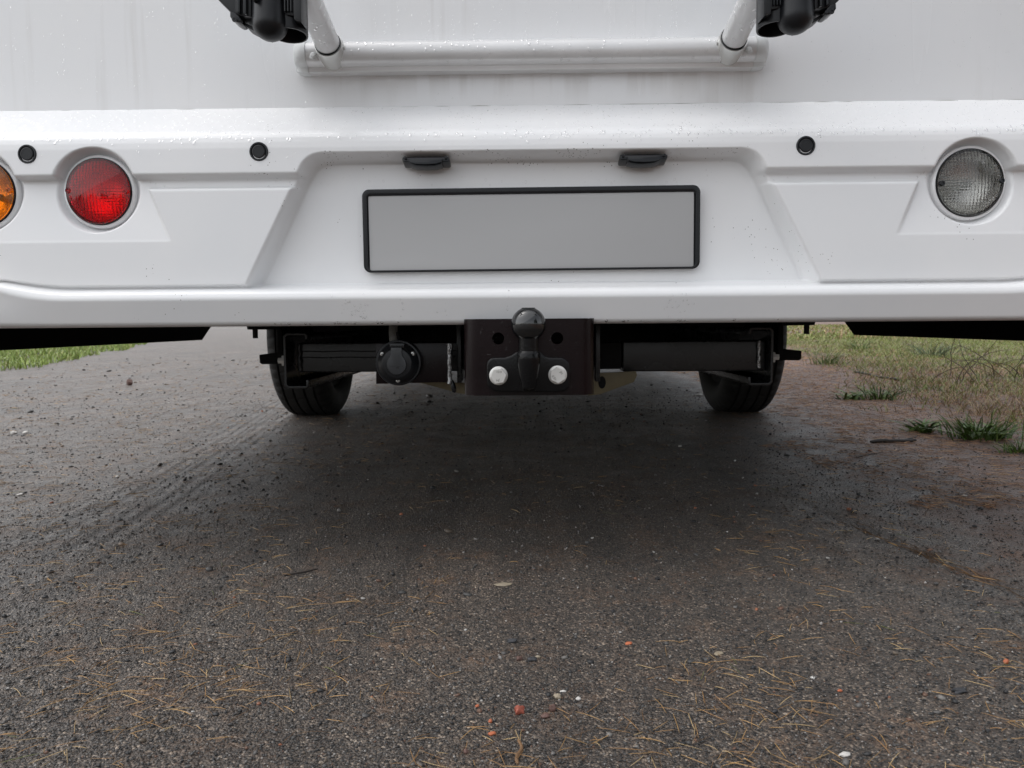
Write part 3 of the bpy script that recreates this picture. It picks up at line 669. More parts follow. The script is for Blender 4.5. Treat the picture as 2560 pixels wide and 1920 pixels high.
# socket carrier plate, welded at its right end
pl = [PX(940, 858, 1.285), PX(1122, 857, 1.285), PX(1125, 955, 1.285), PX(940, 960, 1.285)]
bm = BM(); b_prism(bm, pl, 'y', 1.285, 1.291); sp_ = mkb('socket_plate', bm, MAT['maroon'], mh, bevel=0.0012)
wl = [PX(1124, 860+10*i, 1.283) for i in range(11)]
bm = BM(); b_tube(bm, [(x+0.0007*math.sin(i*2.3), 1.283-0.001*abs(math.sin(i*1.1)), z) for i, (x, z) in enumerate(wl)], [0.0055 if i < 2 else 0.0036+0.0010*abs(math.sin(i*2.7)) for i in range(11)], 10); mkb('weld', bm, MAT['weld'], sp_)
dr = PX(1133, 965, 1.285); bm = BM(); b_lathe(bm, [(0, -0.012), (0.0035, -0.010), (0.0045, -0.004), (0.0038, 0.004), (0.002, 0.010), (0, 0.012)], (dr[0], 1.285, dr[1]), (-0.2, 0, 1), 16); mkb('weld_drip', bm, MAT['gloss'], sp_)
# trailer socket
sx0, sz0 = PX(993, 908, 1.245); SY = 1.262
bm = BM(); b_lathe(bm, [(0.0375, -0.022), (0.0375, 0.0), (0.0380, 0.003), (0.0372, 0.006), (0.0345, 0.0065), (0.0335, 0.008), (0.0300, 0.013), (0.0240, 0.020), (0.0235, 0.0202), (0, 0.0202)], (sx0, SY, sz0), (0, -1, 0), 64); so_ = mkb('trailer_socket', bm, MAT['black'], mh, auto=35)
so_['label'] = 'round black trailer socket with closed lid'
bm = BM(); kp = [(-0.0088, 0.0260), (0.0088, 0.0260), (0.0092, 0.0150)]
kp += [(0.0158*math.cos(a), -0.002+0.0165*math.sin(a)) for a in np.linspace(math.radians(48), math.radians(-228), 26)] + [(-0.0092, 0.0150)]
b_prism(bm, [(sx0+a, sz0+b) for a, b in kp], 'y', SY-0.0240, SY-0.016); mkb('lid', bm, MAT['lid'], so_, bevel=0.0012)
bm = BM(); b_prism(bm, [(sx0+a, sz0+b) for a, b in ((-0.0125, 0.0225), (0.0125, 0.0225), (0.0120, 0.0330), (-0.0120, 0.0330))], 'y', SY-0.0165, SY-0.004); mkb('hinge', bm, MAT['gloss'], so_, bevel=0.0015)
for a in (148, 32, 270):
    a = math.radians(a); p = Vector((sx0+0.0295*math.cos(a), SY-0.0125, sz0+0.0285*math.sin(a)))
    bm = BM(); b_lathe(bm, [(0.0052, -0.006), (0.0052, 0.0005), (0, 0.0005)], p, (0, -1, 0), 24); mkb('screw_seat', bm, MAT['gloss'], so_)
    bm = BM(); b_lathe(bm, [(0.0037, 0), (0.0037, 0.0012), (0.0026, 0.0024), (0, 0.0028)], p, (0, -1, 0), 24); mkb('screw', bm, MAT['screw'], so_)
    for rot in (25, 115):
        bm = BM(); b_box(bm, -0.0017, 0.0017, -0.0030, -0.0010, -0.0004, 0.0004, Matrix.Translation(p) @ Matrix.Rotation(math.radians(rot), 4, 'Y')); mkb('screw_slot', bm, MAT['darkmark'], so_)
bm = BM(); b_box(bm, sx0-0.011, sx0+0.011, SY-0.0244, SY-0.0238, sz0-0.0052, sz0-0.0046); b_box(bm, sx0-0.001, sx0+0.004, SY-0.0245, SY-0.0238, sz0-0.0085, sz0-0.0058, Matrix.Translation((sx0, 0, sz0)) @ Matrix.Rotation(0.0, 4, 'Y') @ Matrix.Translation((-sx0, 0, -sz0)))
mkb('embossed_mark', bm, MAT['darkmark'], so_)
bm = BM(); c_ = PX(984, 850, 1.27); b_tube(bm, [(c_[0]+0.001, 1.272, c_[1]-0.014), (c_[0], 1.272, c_[1]), (c_[0]-0.001, 1.275, c_[1]+0.015), (c_[0]-0.002, 1.29, c_[1]+0.04), (c_[0]-0.01, 1.36, c_[1]+0.06)], 0.0078, 20); cb = mkb('cable_sleeve', bm, MAT['cable'], mh)
bm = BM(); b_tube(bm, [(c_[0]+0.0092, 1.268, c_[1]-0.010), (c_[0]+0.0085, 1.268, c_[1]+0.004), (c_[0]+0.0068, 1.270, c_[1]+0.013)], 0.0026, 10); mkb('cable', bm, MAT['dark'], cb)
# ball, neck and bolted flange
bcx, bcz, BYc = 0.0100, 0.3838, 1.100
bm = BM(); R0 = 0.0250
prof_b = [(0.0100, 0.0236)] + [(R0*math.cos(a), R0*math.sin(a)) for a in np.linspace(math.radians(68), math.radians(-53), 26)]
prof_b = [(0, 0.0236)] + prof_b + [(0.0140, -0.0212)]
neck_p = [(0.0145, -0.0190), (0.0145, -0.0385), (0.0165, -0.0415), (0.0172, -0.0432), (0.0172, -0.052), (0.0150, -0.066), (0.0125, -0.080), (0.0098, -0.092), (0.0, -0.096)]
b_lathe(bm, prof_b, (bcx, BYc, bcz), (0, 0, 1), 64, cap=False)
ball = mkb('tow_ball', bm, MAT['ball'], mh, auto=28); ball['label'] = 'polished black tow ball on a tapered neck'
bm = BM(); b_lathe(bm, neck_p, (bcx, BYc, bcz), (0, 0, 1), 48, cap=False); mkb('ball_neck', bm, MAT['wetblack'], ball, auto=28)
fo = []
E2 = [(644, 960), (655, 905), (690, 868), (740, 852), (900, 850), (985, 820), (1060, 770), (1390, 770), (1450, 830), (1510, 850), (1690, 852), (1745, 880), (1790, 930), (1800, 1000), (1800, 1200), (1780, 1270), (1720, 1320), (1600, 1332), (860, 1332), (740, 1318), (670, 1260), (648, 1190)]
fl = [PX(1100+x/5.53, 740+y/5.53, 1.128) for x, y in E2]
bm = BM(); b_prism(bm, fl, 'y', 1.1265, 1.1395); fla = mkb('ball_flange', bm, MAT['wetblack'], ball, bevel=0.0035, seg=3, auto=50)
# web from neck to flange
bm = BM()
b_prism(bm, [(1.098, 0.333), (1.130, 0.338), (1.130, 0.284), (1.1170, 0.2835), (1.1035, 0.300)], 'x', bcx-0.0095, bcx+0.0105); mkb('neck_web', bm, MAT['wetblack'], ball, bevel=0.004, seg=3)
for px_, py_, rot, txt in ((1246, 940, 8, ('10.9', 'JH', 8, 188)), (1394.5, 938, -25, ('JH', '10.9', 55, 235))):
    p = PX(px_, py_, 1.118); c = Vector((p[0], 1.1265, p[1]))
    bm = BM(); b_lathe(bm, [(0.0138, 0), (0.0138, 0.0025), (0.0120, 0.0035), (0, 0.0035)], c, (0, -1, 0), 40); bo = mkb('flange_bolt', bm, MAT['zinc'], mh)
    bm = BM(); hx = [(c.x+0.0123*math.cos(math.radians(rot+60*i)), c.z+0.0123*math.sin(math.radians(rot+60*i))) for i in range(6)]
    b_prism(bm, hx, 'y', c.y-0.0115, c.y-0.003)
    for vv in bm.verts: pass
    mkb('hex_head', bm, MAT['zinc'], bo, bevel=0.0005, seg=1, auto=25)
    for tx, a in ((txt[0], txt[2]), (txt[1], txt[3])):
        aa = math.radians(a); rr = 0.0062
        Mx = Matrix.Translation((c.x + rr*math.sin(aa), c.y-0.01155, c.z + rr*math.cos(aa))) @ Matrix.Rotation(math.radians(90), 4, 'X') @ Matrix.Rotation(-aa, 4, 'Z')
        text_mesh('marking', tx, 0.0048, Mx, MAT['marking'], bo)
# --- steadies / brackets beside the wheels
def side_bracket(s):
    kw = dict(mirror=(s > 0)); Yb = 1.62
    def Q(l, Y): return [PX(x, y, Y) for x, y in l]
    bm = BM(); b_prism(bm, Q([(692, 800), (703, 800), (708, 911), (694, 911)], Yb), 'y', Yb, Yb+0.25); o = mkb('steady_bracket', bm, MAT['dark'], mh, bevel=0.001, **kw)
    bm = BM(); b_prism(bm, Q([(646, 887), (694, 881), (694, 910), (652, 911), (647, 907)], Yb), 'y', Yb+0.004, Yb+0.05); mkb('steady_foot', bm, MAT['dark'], o, bevel=0.002, **kw)
    bm = BM(); b_prism(bm, Q([(616, 812), (700, 812), (700, 824), (618, 824)], 1.5), 'y', 1.5, 1.53); mkb('tab', bm, MAT['dark'], o, bevel=0.001, **kw)
    p = PX(632, 846, 1.5); bm = BM(); b_tube(bm, [(p[0], 1.515, p[1]), (p[0], 1.515, p[1]+0.03)], 0.0052, 12); mkb('bolt', bm, MAT['rubber'], o, **kw)
    bm = BM(); b_prism(bm, Q([(703, 812), (722, 812), (722, 905), (706, 905)], 1.66), 'y', 1.66, 1.67); mkb('backing_plate', bm, MAT['dark'], o, **kw)
side_bracket(-1); side_bracket(1)
# --- rain drops
m = N('water_on_dark'); m.set(Base_Color=(1, 1, 1), Roughness=0.02, Transmission_Weight=1.0, IOR=1.40); MAT['water2'] = m.m
def drops(name, pts, nrm, rad, mat, parent, flat=0.5, sag=0.0):
    "low domes of water sitting on a surface"
    nA, nR = 9, 3; pts = np.asarray(pts); nrm = np.asarray(nrm); rad = np.asarray(rad); k = len(pts)
    nrm = nrm/np.linalg.norm(nrm, axis=1, keepdims=True)
    t = np.cross(nrm, np.array([0.0, 0, 1])+1e-3); t /= np.linalg.norm(t, axis=1, keepdims=True); b = np.cross(nrm, t)
    b *= np.sign(b[:, 2:3]+1e-9)
    V = []
    el = (1+rng.random(k)*sag)[:, None]
    wob = rng.random((k, nA))*0.25+0.87
    for i in range(nR):
        ph = (i/nR)*PI/2; rr = math.cos(ph); hh = math.sin(ph)
        for j in range(nA):
            a = 2*PI*j/nA
            V.append(pts + t*(rad*rr*math.cos(a)*wob[:, j])[:, None] + b*el*(rad*rr*math.sin(a)*wob[:, j])[:, None] + nrm*((rad*hh*flat)[:, None] - 0.00012))
    V.append(pts + nrm*(rad*flat)[:, None])
    V = np.stack(V, 1); nv = V.shape[1]; Fc = []
    for i in range(nR-1):
        for j in range(nA):
            a, b2, c, d = i*nA+j, i*nA+(j+1) % nA, (i+1)*nA+(j+1) % nA, (i+1)*nA+j
            Fc += [(a, b2, c), (a, c, d)]
    for j in range(nA): Fc.append(((nR-1)*nA+j, (nR-1)*nA+(j+1) % nA, nv-1))
    for j in range(1, nA-1): Fc.append((0, j+1, j))
    Fc = np.array(Fc); Fa = (np.arange(k)[:, None, None]*nv + Fc[None]).reshape(-1, 3)
    o = mk(name, V.reshape(-1, 3), Fa, mat, parent); o['kind'] = 'stuff'; return o
def on_bumper(x, z):
    e = 0.0012; y = bumper_y(x, z); dx = (bumper_y(x+e, z)-bumper_y(x-e, z))/(2*e); dz = (bumper_y(x, z+e)-bumper_y(x, z-e))/(2*e)
    return np.stack([x, y, z], -1), np.stack([dx, -np.ones_like(x), dz], -1)
def lip_cluster(px, py, n, sx, sy): return np.array([[px+rng.normal()*sx, py+rng.normal()*sy] for _ in range(n)])
X_ = np.concatenate([rng.uniform(-0.85, 0.85, 1500), rng.uniform(-0.85, 0.85, 260), rng.uniform(-0.85, 0.85, 150), rng.uniform(-0.85, 0.85, 40)]) + XC
Z_ = np.concatenate([rng.uniform(0.668, 0.729, 1500), rng.normal(0.667, 0.004, 260), rng.uniform(0.60, 0.665, 150), rng.normal(0.605, 0.003, 40)])
R_ = np.concatenate([rng.uniform(0.0005, 0.0011, 1500), rng.uniform(0.0010, 0.0024, 260), rng.uniform(0.0006, 0.0013, 150), rng.uniform(0.0012, 0.002, 40)])
cl = []
for px_, py_, n_, sx_, sy_ in ((885, 770, 34, 22, 18), (1690, 760, 24, 22, 22), (1270, 745, 6, 3, 20), (1005, 770, 5, 4, 15), (1110, 775, 4, 6, 18)):
    for q in lip_cluster(px_, py_, n_, sx_, sy_):
        p = at(q[0], min(q[1], 808), Y=1.155); cl.append((p.x, p.z, rng.uniform(0.0007, 0.0018)))
for _ in range(26): cl.append((rng.uniform(-0.4, 0.45), 0.3872+rng.random()*0.0015, rng.uniform(0.0014, 0.0027)))
cl = np.array(cl); X_ = np.append(X_, cl[:, 0]); Z_ = np.append(Z_, cl[:, 1]); R_ = np.append(R_, cl[:, 2])
P_, N_ = on_bumper(X_, Z_); drops('rain_drops', P_, N_, R_, MAT['water'], bumper, 0.55, 0.5)
# on the rear wall: dotted runs and scattered beads
wx_, wz_, wr_ = [], [], []
for _ in range(34):
    x = rng.uniform(-0.27, 0.33) if rng.random() < 0.75 else rng.uniform(-0.8, 0.8); zt = rng.uniform(0.90, 1.0)
    for z in np.arange(0.832 if abs(x) < 0.35 else rng.uniform(0.74, 0.85), zt, 0.0075):
        if rng.random() < 0.75: wx_.append(x+rng.normal()*0.0012); wz_.append(z+rng.normal()*0.002); wr_.append(rng.uniform(0.0005, 0.0011))
for _ in range(700):
    wx_.append(rng.uniform(-0.85, 0.85)); wz_.append(rng.uniform(0.735, 1.0)); wr_.append(rng.uniform(0.0004, 0.0010))
k = len(wx_); P_ = np.stack([np.array(wx_), np.full(k, WZ), np.array(wz_)], -1)
drops('rain_drops', P_, np.tile([0, -1.0, 0], (k, 1)), np.array(wr_), MAT['water'], wall, 0.55, 0.8)
# on the rail
P_, N_, R_ = [], [], []
for _ in range(190):
    a = rng.uniform(0.2, 2.9); x = XC+rng.uniform(-0.34, 0.34); nv = (-math.sin(a), -math.cos(a)) 
    P_.append((x, WZ-0.027-0.012*math.sin(a), 0.8035-0.0165*math.cos(a))); N_.append((0, -math.sin(a)*0.0165, -math.cos(a)*0.012)); R_.append(rng.uniform(0.0007, 0.0021))
drops('rain_drops', P_, N_, R_, MAT['water'], rail, 0.5, 0.6)
# on the tubes
for o in [c for c in mh.children if c.name.startswith('carrier_tube')]:
    s = -1 if WORLD[o.name].x < XC else 1
    p0, d1 = tube_axis(s); a1 = d1.cross(Vector((1, 0, 0))).normalized(); a2 = d1.cross(a1)
    P_, N_, R_ = [], [], []
    for _ in range(90):
        a = rng.uniform(0, 2*PI); nv = a1*math.cos(a)+a2*math.sin(a); P_.append(p0+d1*rng.uniform(0.03, 0.14)+nv*0.0184); N_.append(nv); R_.append(rng.uniform(0.0008, 0.0022))
    drops('rain_drops', P_, N_, R_, MAT['water'], o, 0.5, 0.9)
# beads on the tow bracket
P_ = [(rng.uniform(bx0+r_, bx1-r_), TY, rng.uniform(bz0+0.01, bz1)) for _ in range(90)] + [(rng.uniform(bx0+0.01, bx1-0.01), TY+0.004, bz1-0.0004) for _ in range(60)]
drops('rain_drops', P_, [(0, -1, 0.0)]*90 + [(0, -0.6, 0.8)]*60, rng.uniform(0.0003, 0.0008, 150), MAT['water2'], tow, 0.5, 0.3)

# ------------------------------------------------------------------ track surface: grains, needles
def in_view(n, d0, d1, power, spread=0.86):
    u = rng.random(n); d = (d0**(1-power) + u*(d1**(1-power)-d0**(1-power)))**(1/(1-power))
    x = rng.uniform(-1, 1, n); x = np.where(rng.random(n) < 0.12, 1.5*x+0.25*rng.normal(size=n), x)*(spread*d+0.12); return x, d
OCT_V = np.array([(1, 0, 0), (-1, 0, 0), (0, 1, 0), (0, -1, 0), (0, 0, 1), (0, 0, -1)], float)
OCT_F = np.array([(0, 2, 4), (2, 1, 4), (1, 3, 4), (3, 0, 4), (2, 0, 5), (1, 2, 5), (3, 1, 5), (0, 3, 5)])
_b = bmesh.new(); bmesh.ops.create_icosphere(_b, subdivisions=1, radius=1); ICO_V = np.array([v_.co[:] for v_ in _b.verts]); _b.verts.index_update(); ICO_F = np.array([[v_.index for v_ in f.verts] for f in _b.faces]); _b.free()
def grains(name, x, y, r, tint, BV, BF, label, smooth=False, flat=0.65, sink=0.25):
    n = len(x); a = rng.random(n)*2*PI
    S = np.stack([r*rng.uniform(0.8, 1.35, n), r*rng.uniform(0.7, 1.1, n), r*flat*rng.uniform(0.7, 1.3, n)], -1)
    J = 1 + rng.normal(0, 0.16, (n, len(BV), 3))
    V = BV[None]*J; tlt = rng.normal(0, 0.35, (n, 1)); V[:, :, 2] += V[:, :, 0]*tlt
    V = V*S[:, None, :]
    ca, sa = np.cos(a)[:, None], np.sin(a)[:, None]
    vx = V[:, :, 0]*ca - V[:, :, 1]*sa; vy = V[:, :, 0]*sa + V[:, :, 1]*ca
    z = ground_h(x, y)
    V = np.stack([vx + x[:, None], vy + y[:, None], V[:, :, 2] + (z + S[:, 2]*(1-2*sink))[:, None]], -1)
    Fa = (np.arange(n)[:, None, None]*len(BV) + BF[None]).reshape(-1, 3)
    o = mk(name, V.reshape(-1, 3), Fa, MAT['grain'], None, smooth=smooth, tint=np.repeat(tint, len(BV), 0))
    return tag(o, label, 'gravel', kind='stuff')
PICK = 0.84
def pick(n, cols, w):
    c = np.array(cols)*PICK; i = rng.choice(len(c), n, p=np.array(w)/sum(w)); return c[i]*rng.uniform(0.75, 1.3, (n, 1))
GC = [(0.022, 0.022, 0.023), (0.064, 0.062, 0.060), (0.105, 0.098, 0.092), (0.18, 0.168, 0.155), (0.34, 0.32, 0.30), (0.15, 0.080, 0.052), (0.11, 0.085, 0.062)]
GW = [40, 26, 16, 10, 4.5, 2, 5]
x, y = in_view(110000, 0.50, 4.5, 2.2); r = (0.00065+0.00055*y)*rng.lognormal(-0.12, 0.33, len(x))
grains('gravel', x, y, r, pick(len(x), GC, GW), OCT_V, OCT_F, 'fine dark grit covering the wet track')
x, y = in_view(4500, 0.50, 6.0, 1.8); kk = x < 0.62+0.10*y+0.3*rng.random(len(x)); x, y = x[kk], y[kk]; r = (0.0009+0.0009*y)*rng.lognormal(0, 0.4, len(x))
grains('gravel', x, y, np.minimum(r, 0.010), pick(len(x), GC[:4]+GC[5:], [30, 28, 18, 8, 5, 8]), ICO_V, ICO_F, 'coarser grey and brown gravel pieces on the track', smooth=True, flat=0.55)
x, y = in_view(230, 0.52, 9.0, 1.3); r = (0.0010+0.0010*y)*rng.lognormal(0, 0.35, len(x))
grains('gravel', x, y, np.minimum(r, 0.011), pick(len(x), [(0.55, 0.54, 0.51), (0.36, 0.345, 0.32), (0.30, 0.115, 0.06)], [4, 5, 5]), ICO_V, ICO_F, 'pale and brick red pebbles scattered in the gravel', smooth=True, flat=0.5)
def needles(name, x, y, L, wd, tint, label, ang=None, lift=0.0015, cat='pine needles', mat='needle'):
    n = len(x); a = rng.random(n)*2*PI if ang is None else ang; k = 5
    bend = rng.normal(0, 0.20, n); tt = np.linspace(-0.5, 0.5, k)
    V = np.zeros((n, k, 3, 3))
    arch = np.abs(rng.normal(0, 0.0009, n)); tilt = rng.normal(0, 0.03, n)
    for i, t in enumerate(tt):
        aa = a + bend*t; px = x + L*t*np.cos(a+bend*t*0.5); py = y + L*t*np.sin(a+bend*t*0.5)
        z = ground_h(px, py) + lift + arch*(1-4*t*t) + np.maximum(0, tilt*L*t)
        nx, ny = -np.sin(aa), np.cos(aa); ww = wd*(1 if abs(t) < 0.45 else 0.45)
        V[:, i, 0] = np.stack([px+nx*ww/2, py+ny*ww/2, z], -1); V[:, i, 1] = np.stack([px-nx*ww/2, py-ny*ww/2, z], -1); V[:, i, 2] = np.stack([px, py, z+ww*0.6], -1)
    Fc = []
    for i in range(k-1):
        for p, q in ((0, 2), (2, 1), (1, 0)): Fc.append((i*3+p, i*3+q, (i+1)*3+q, (i+1)*3+p))
    Fa = (np.arange(n)[:, None, None]*k*3 + np.array(Fc)[None]).reshape(-1, 4)
    o = mk(name, V.reshape(-1, 3), Fa, MAT[mat], None, tint=np.repeat(tint, k*3, 0))
    return tag(o, label, cat, kind='stuff')
NC = [(0.50, 0.30, 0.12), (0.36, 0.20, 0.08), (0.56, 0.40, 0.20), (0.14, 0.08, 0.04), (0.15, 0.165, 0.045)]
x, y = in_view(6800, 0.50, 5.5, 1.75)
keep = (fbm(x*5+9, y*5)*1.0 + 0.24*np.clip((np.abs(x-0.1)-0.1)/(0.5*y+0.2), 0, 1.0)) > 0.46 + 0.24*rng.random(len(x))
x, y = x[keep], y[keep]
L = rng.uniform(0.007, 0.034, len(x)); wd = (0.0004+0.00036*y)*rng.uniform(0.8, 1.2, len(x))
# pairs share a base, as two-needle fascicles do
needles('pine_needles', x, y, L, wd, pick(len(x), NC, [34, 30, 12, 20, 2]), 'loose orange brown pine needles strewn over the track')
n2 = len(x)//4; an = rng.random(n2)*2*PI; xx = x[:n2]; yy = y[:n2]
n = 3200; yy = 1.4+rng.random(n)**1.5*7; xx = -0.45-rng.random(n)*(0.55*yy+0.2); kk = fbm(xx*4+3, yy*4) > 0.33+0.30*rng.random(n); xx, yy = xx[kk], yy[kk]
needles('pine_needles', xx, yy, rng.uniform(0.012, 0.045, len(xx)), 0.0006+0.00042*yy, pick(len(xx), [(0.38, 0.25, 0.13), (0.26, 0.165, 0.09), (0.16, 0.10, 0.06)], [3, 4, 3]), 'short tan needle bits on the lit left part of the track')
n = 520; yy = 1.2+rng.random(n)**1.4*8; xx = -0.4-rng.random(n)*(0.6*yy+0.2)
grains('gravel', xx, yy, (0.0012+0.0008*yy)*rng.lognormal(0, 0.45, n), pick(n, [(0.022, 0.018, 0.016), (0.05, 0.04, 0.034), (0.17, 0.125, 0.09)], [5, 3, 2]), ICO_V, ICO_F, 'dark soil crumbs on the lit left part of the track', smooth=True, flat=0.5)
# litter beside the track on the right
n = 26000; yy = 1.55 + (rng.random(n)**1.3)*7.5; xx = 0.66 + 0.10*yy + rng.random(n)**1.15*(1.4+0.2*yy) + (fbm(yy*3, yy*0+2)-0.5)*0.5
kk = fbm(xx*9, yy*9) > 0.25+0.30*rng.random(n); xx, yy = xx[kk], yy[kk]
needles('needle_litter', xx, yy, rng.uniform(0.012, 0.046, len(xx)), (0.0005+0.00042*yy), pick(len(xx), [(0.42, 0.225, 0.115), (0.29, 0.150, 0.080), (0.56, 0.35, 0.18), (0.12, 0.065, 0.040)], [34, 30, 18, 16]), 'brown needle litter bordering the right side of the track', cat='needle litter')
# needles washed into the thin wheel line
n = 90; t = rng.random(n)*1.4+0.1; d = B_R-A_R; xx = A_R.x + d.x*t + rng.normal(0, 0.010, n); yy = A_R.y + d.y*t + rng.normal(0, 0.008, n)
needles('needle_litter', xx, yy, rng.uniform(0.02, 0.05, n), 0.0013+0*xx, pick(n, NC[:4], [0.6, 2, 0.2, 9])*0.8, 'row of needles washed into the thin wheel line', ang=math.atan2(d.y, d.x)+rng.normal(0, 0.35, n), cat='needle litter')

# ------------------------------------------------------------------ single stones, sticks
def pebble(name, px, py, wpx, mat, label, cat='stone', asp=(1, 0.8, 0.7), seed=0, rough=0.14, group=None, cut=False):
    p = at(px, py, Z=0); d = p.y; rad = wpx/2*d/F*1.0
    bm = BM(); bmesh.ops.create_icosphere(bm, subdivisions=3, radius=1); rs = random.Random(seed+int(px))
    dirs = [(Vector((rs.uniform(-1, 1), rs.uniform(-1, 1), rs.uniform(-1, 1))).normalized(), rs.uniform(0.62, 0.92)) for _ in range(9 if cut else 4)]
    for v_ in bm.verts:
        c = v_.co.copy()
        for dd, lim in dirs:
            q = c.dot(dd)
            if q > lim: c -= dd*(q-lim)*0.85
        c *= 1 + rough*(0.5*math.sin(5*c.x+rs.random()*0.1+px)+0.5*math.sin(6*c.y+3*c.z))
        c = Vector((c.x*asp[0], c.y*asp[1], c.z*asp[2]))*rad; v_.co = c
    a = rs.random()*0.6
    gz = float(ground_h(np.array([p.x]), np.array([p.y]))[0])
    bmesh.ops.transform(bm, matrix=Matrix.Translation((p.x, p.y, gz+rad*asp[2]*0.62)) @ Matrix.Rotation(a, 4, 'Z'), verts=bm.verts)
    o = mkb(name, bm, mat, None, auto=40); return tag(o, label, cat, group)
SR, SB, SO, SP, ST, SG = stone('red_brick_stone', (0.30, 0.075, 0.045)), stone('brown_stone', (0.11, 0.060, 0.048)), stone('orange_brick', (0.42, 0.12, 0.05)), stone('pale_stone', (0.52, 0.50, 0.47)), stone('tan_stone', (0.30, 0.25, 0.18)), stone('dark_stone', (0.035, 0.036, 0.04))
pebble('stone', 1298, 1788, 28, SR, 'crumbly red stone, largest on the gravel in front', asp=(1, .9, .9), rough=.25)
pebble('stone', 1382, 1782, 22, SB, 'rounded reddish brown stone right of the crumbly red one', asp=(.9, .8, .95))
pebble('stone', 1364, 1798, 24, SB, 'flat dark brown stone touching the rounded reddish brown one', asp=(1.1, .8, .5))
pebble('stone', 1394, 1752, 22, ST, 'angular tan stone behind the reddish brown stones', asp=(1, .8, .7), cut=True)
pebble('shell_fragment', 1408, 1737, 16, SP, 'small white shell fragment beside the angular tan stone', asp=(1.1, .6, .4), cat='shell')
pebble('stone', 1446, 1756, 14, SP, 'pale grey pebble right of the white shell fragment', asp=(1, .9, .7))
pebble('brick_fragment', 1230, 1845, 18, SO, 'block shaped orange brick fragment in front of the crumbly red stone', 'brick fragment', asp=(1.2, .7, .6), cut=True)
pebble('brick_fragment', 1226, 1814, 13, SO, 'pointed orange brick fragment between red stone and block shaped fragment', 'brick fragment', asp=(.9, .8, .9), cut=True)
pebble('brick_fragment', 1571, 1617, 20, SO, 'flat orange brick fragment right of centre on the gravel', 'brick fragment', asp=(1.2, .7, .35), cut=True)
pebble('lump', 1165, 1890, 15, SB, 'round reddish nut-like lump near the bottom edge', 'lump', asp=(1, 1, .9))
pebble('brick_fragment', 2515, 1660, 18, SO, 'bright orange brick fragment near the right edge', 'brick fragment', asp=(1, .8, .8), cut=True)
pebble('brick_fragment', 1193, 1775, 12, SO, 'small orange fragment left of the crumbly red stone', 'brick fragment', asp=(1, .8, .7), cut=True)
pebble('brick_fragment', 2100, 1733, 13, SO, 'small orange red fragment in front of the pale flat stone', 'brick fragment', asp=(1.2, .8, .5), cut=True)
pebble('stone', 1796, 1643, 26, ST, 'flat grey tan stone chip half sunk right of centre', asp=(1.2, .7, .25))
pebble('stone', 2112, 1890, 30, SP, 'pale flat oval stone near the bottom edge', asp=(1.2, .6, .35))
pebble('stone', 1258, 1466, 40, ST, 'tan flat stone chip at the edge of the shadow', asp=(1.2, .6, .16))
pebble('stone', 1345, 1650, 14, ST, 'cream pebble behind the white shell fragment', asp=(1.1, .8, .6))
pebble('stone', 1298, 1655, 18, SB, 'brown pebble left of the cream pebble', asp=(1, .8, .7))
pebble('stone', 1330, 1657, 24, SG, 'black gravel lump between brown and cream pebbles', asp=(1.1, .8, .5))
pebble('stone', 1280, 1610, 26, SG, 'dark clod with a rusty edge behind the brown pebble', asp=(1.2, .7, .5))
pebble('stone', 34, 1087, 16, SP, 'left one of two white pebbles on the left of the track', asp=(1, .8, .6))
pebble('stone', 65, 1087, 15, SP, 'right one of two white pebbles on the left of the track', asp=(1, .8, .6))
pebble('stone', 325, 962, 17, SB, 'upright brown stone on the track beyond the left skirt', asp=(.9, .9, 1.2), cut=True)
pebble('stone', 51, 1238, 16, SP, 'white pebble on the lit left part of the track', asp=(1, .7, .4))
pebble('stone', 1700, 1117, 9, SP, 'tiny white stone in the shadow under the beam', asp=(1, .8, .7))
pebble('stone', 1748, 990, 16, SP, 'white chip lying by the right tyre', asp=(1.2, .7, .4))
pebble('bark_clod', 2398, 1737, 34, SG, 'dark bark clod right of the orange fragments', asp=(1.3, .7, .4), rough=.3, cat='bark clod')
def stick(px0, py0, px1, py1, rpx, mat, label, cat='stick', name='stick', knots=3, lift=0.8):
    a, b = at(px0, py0, Z=0), at(px1, py1, Z=0); rad = rpx*((a.y+b.y)/2)/F; rs = random.Random(int(px0))
    pts, rr = [], []
    n = 12
    for i in range(n+1):
        t = i/n; p = a.lerp(b, t); nrm = Vector((-(b-a).y, (b-a).x, 0)).normalized()
        p = p + nrm*rad*1.2*math.sin(t*7+rs.random()*0.4) ; p.z = float(ground_h(np.array([p.x]), np.array([p.y]))[0]) + rad*lift
        pts.append(p); rr.append(rad*(0.75+0.35*rs.random())*(0.6 if i in (0, n) else 1))
    bm = BM(); b_tube(bm, pts, rr, 10); return tag(mkb(name, bm, mat, None, auto=60), label, cat)
BK = stone('wet_bark', (0.014, 0.009, 0.007)); WD = stone('split_wood', (0.17, 0.095, 0.045))
stick(2177, 1107, 2292, 1106, 4.8, BK, 'dark wet stick lying in front of the grass tufts', 'stick')
stick(2262, 1102, 2295, 1090, 1.6, BK, 'thin side twig beside the dark wet stick', 'twig', 'twig')
stick(710, 1446, 795, 1430, 2.2, BK, 'thin dark twig on the gravel at left', 'twig', 'twig')
stick(1296, 1925, 1300, 1862, 5.0, WD, 'splintered brown wood piece at the bottom edge', 'wood splinter', 'wood_splinter')
stick(2140, 1145, 2185, 1133, 1.4, BK, 'short twig in front of the dark wet stick', 'twig', 'twig')
stick(2135, 935, 2250, 958, 3.0, BK, 'dark branch lying in the grass at right', 'branch', 'branch')

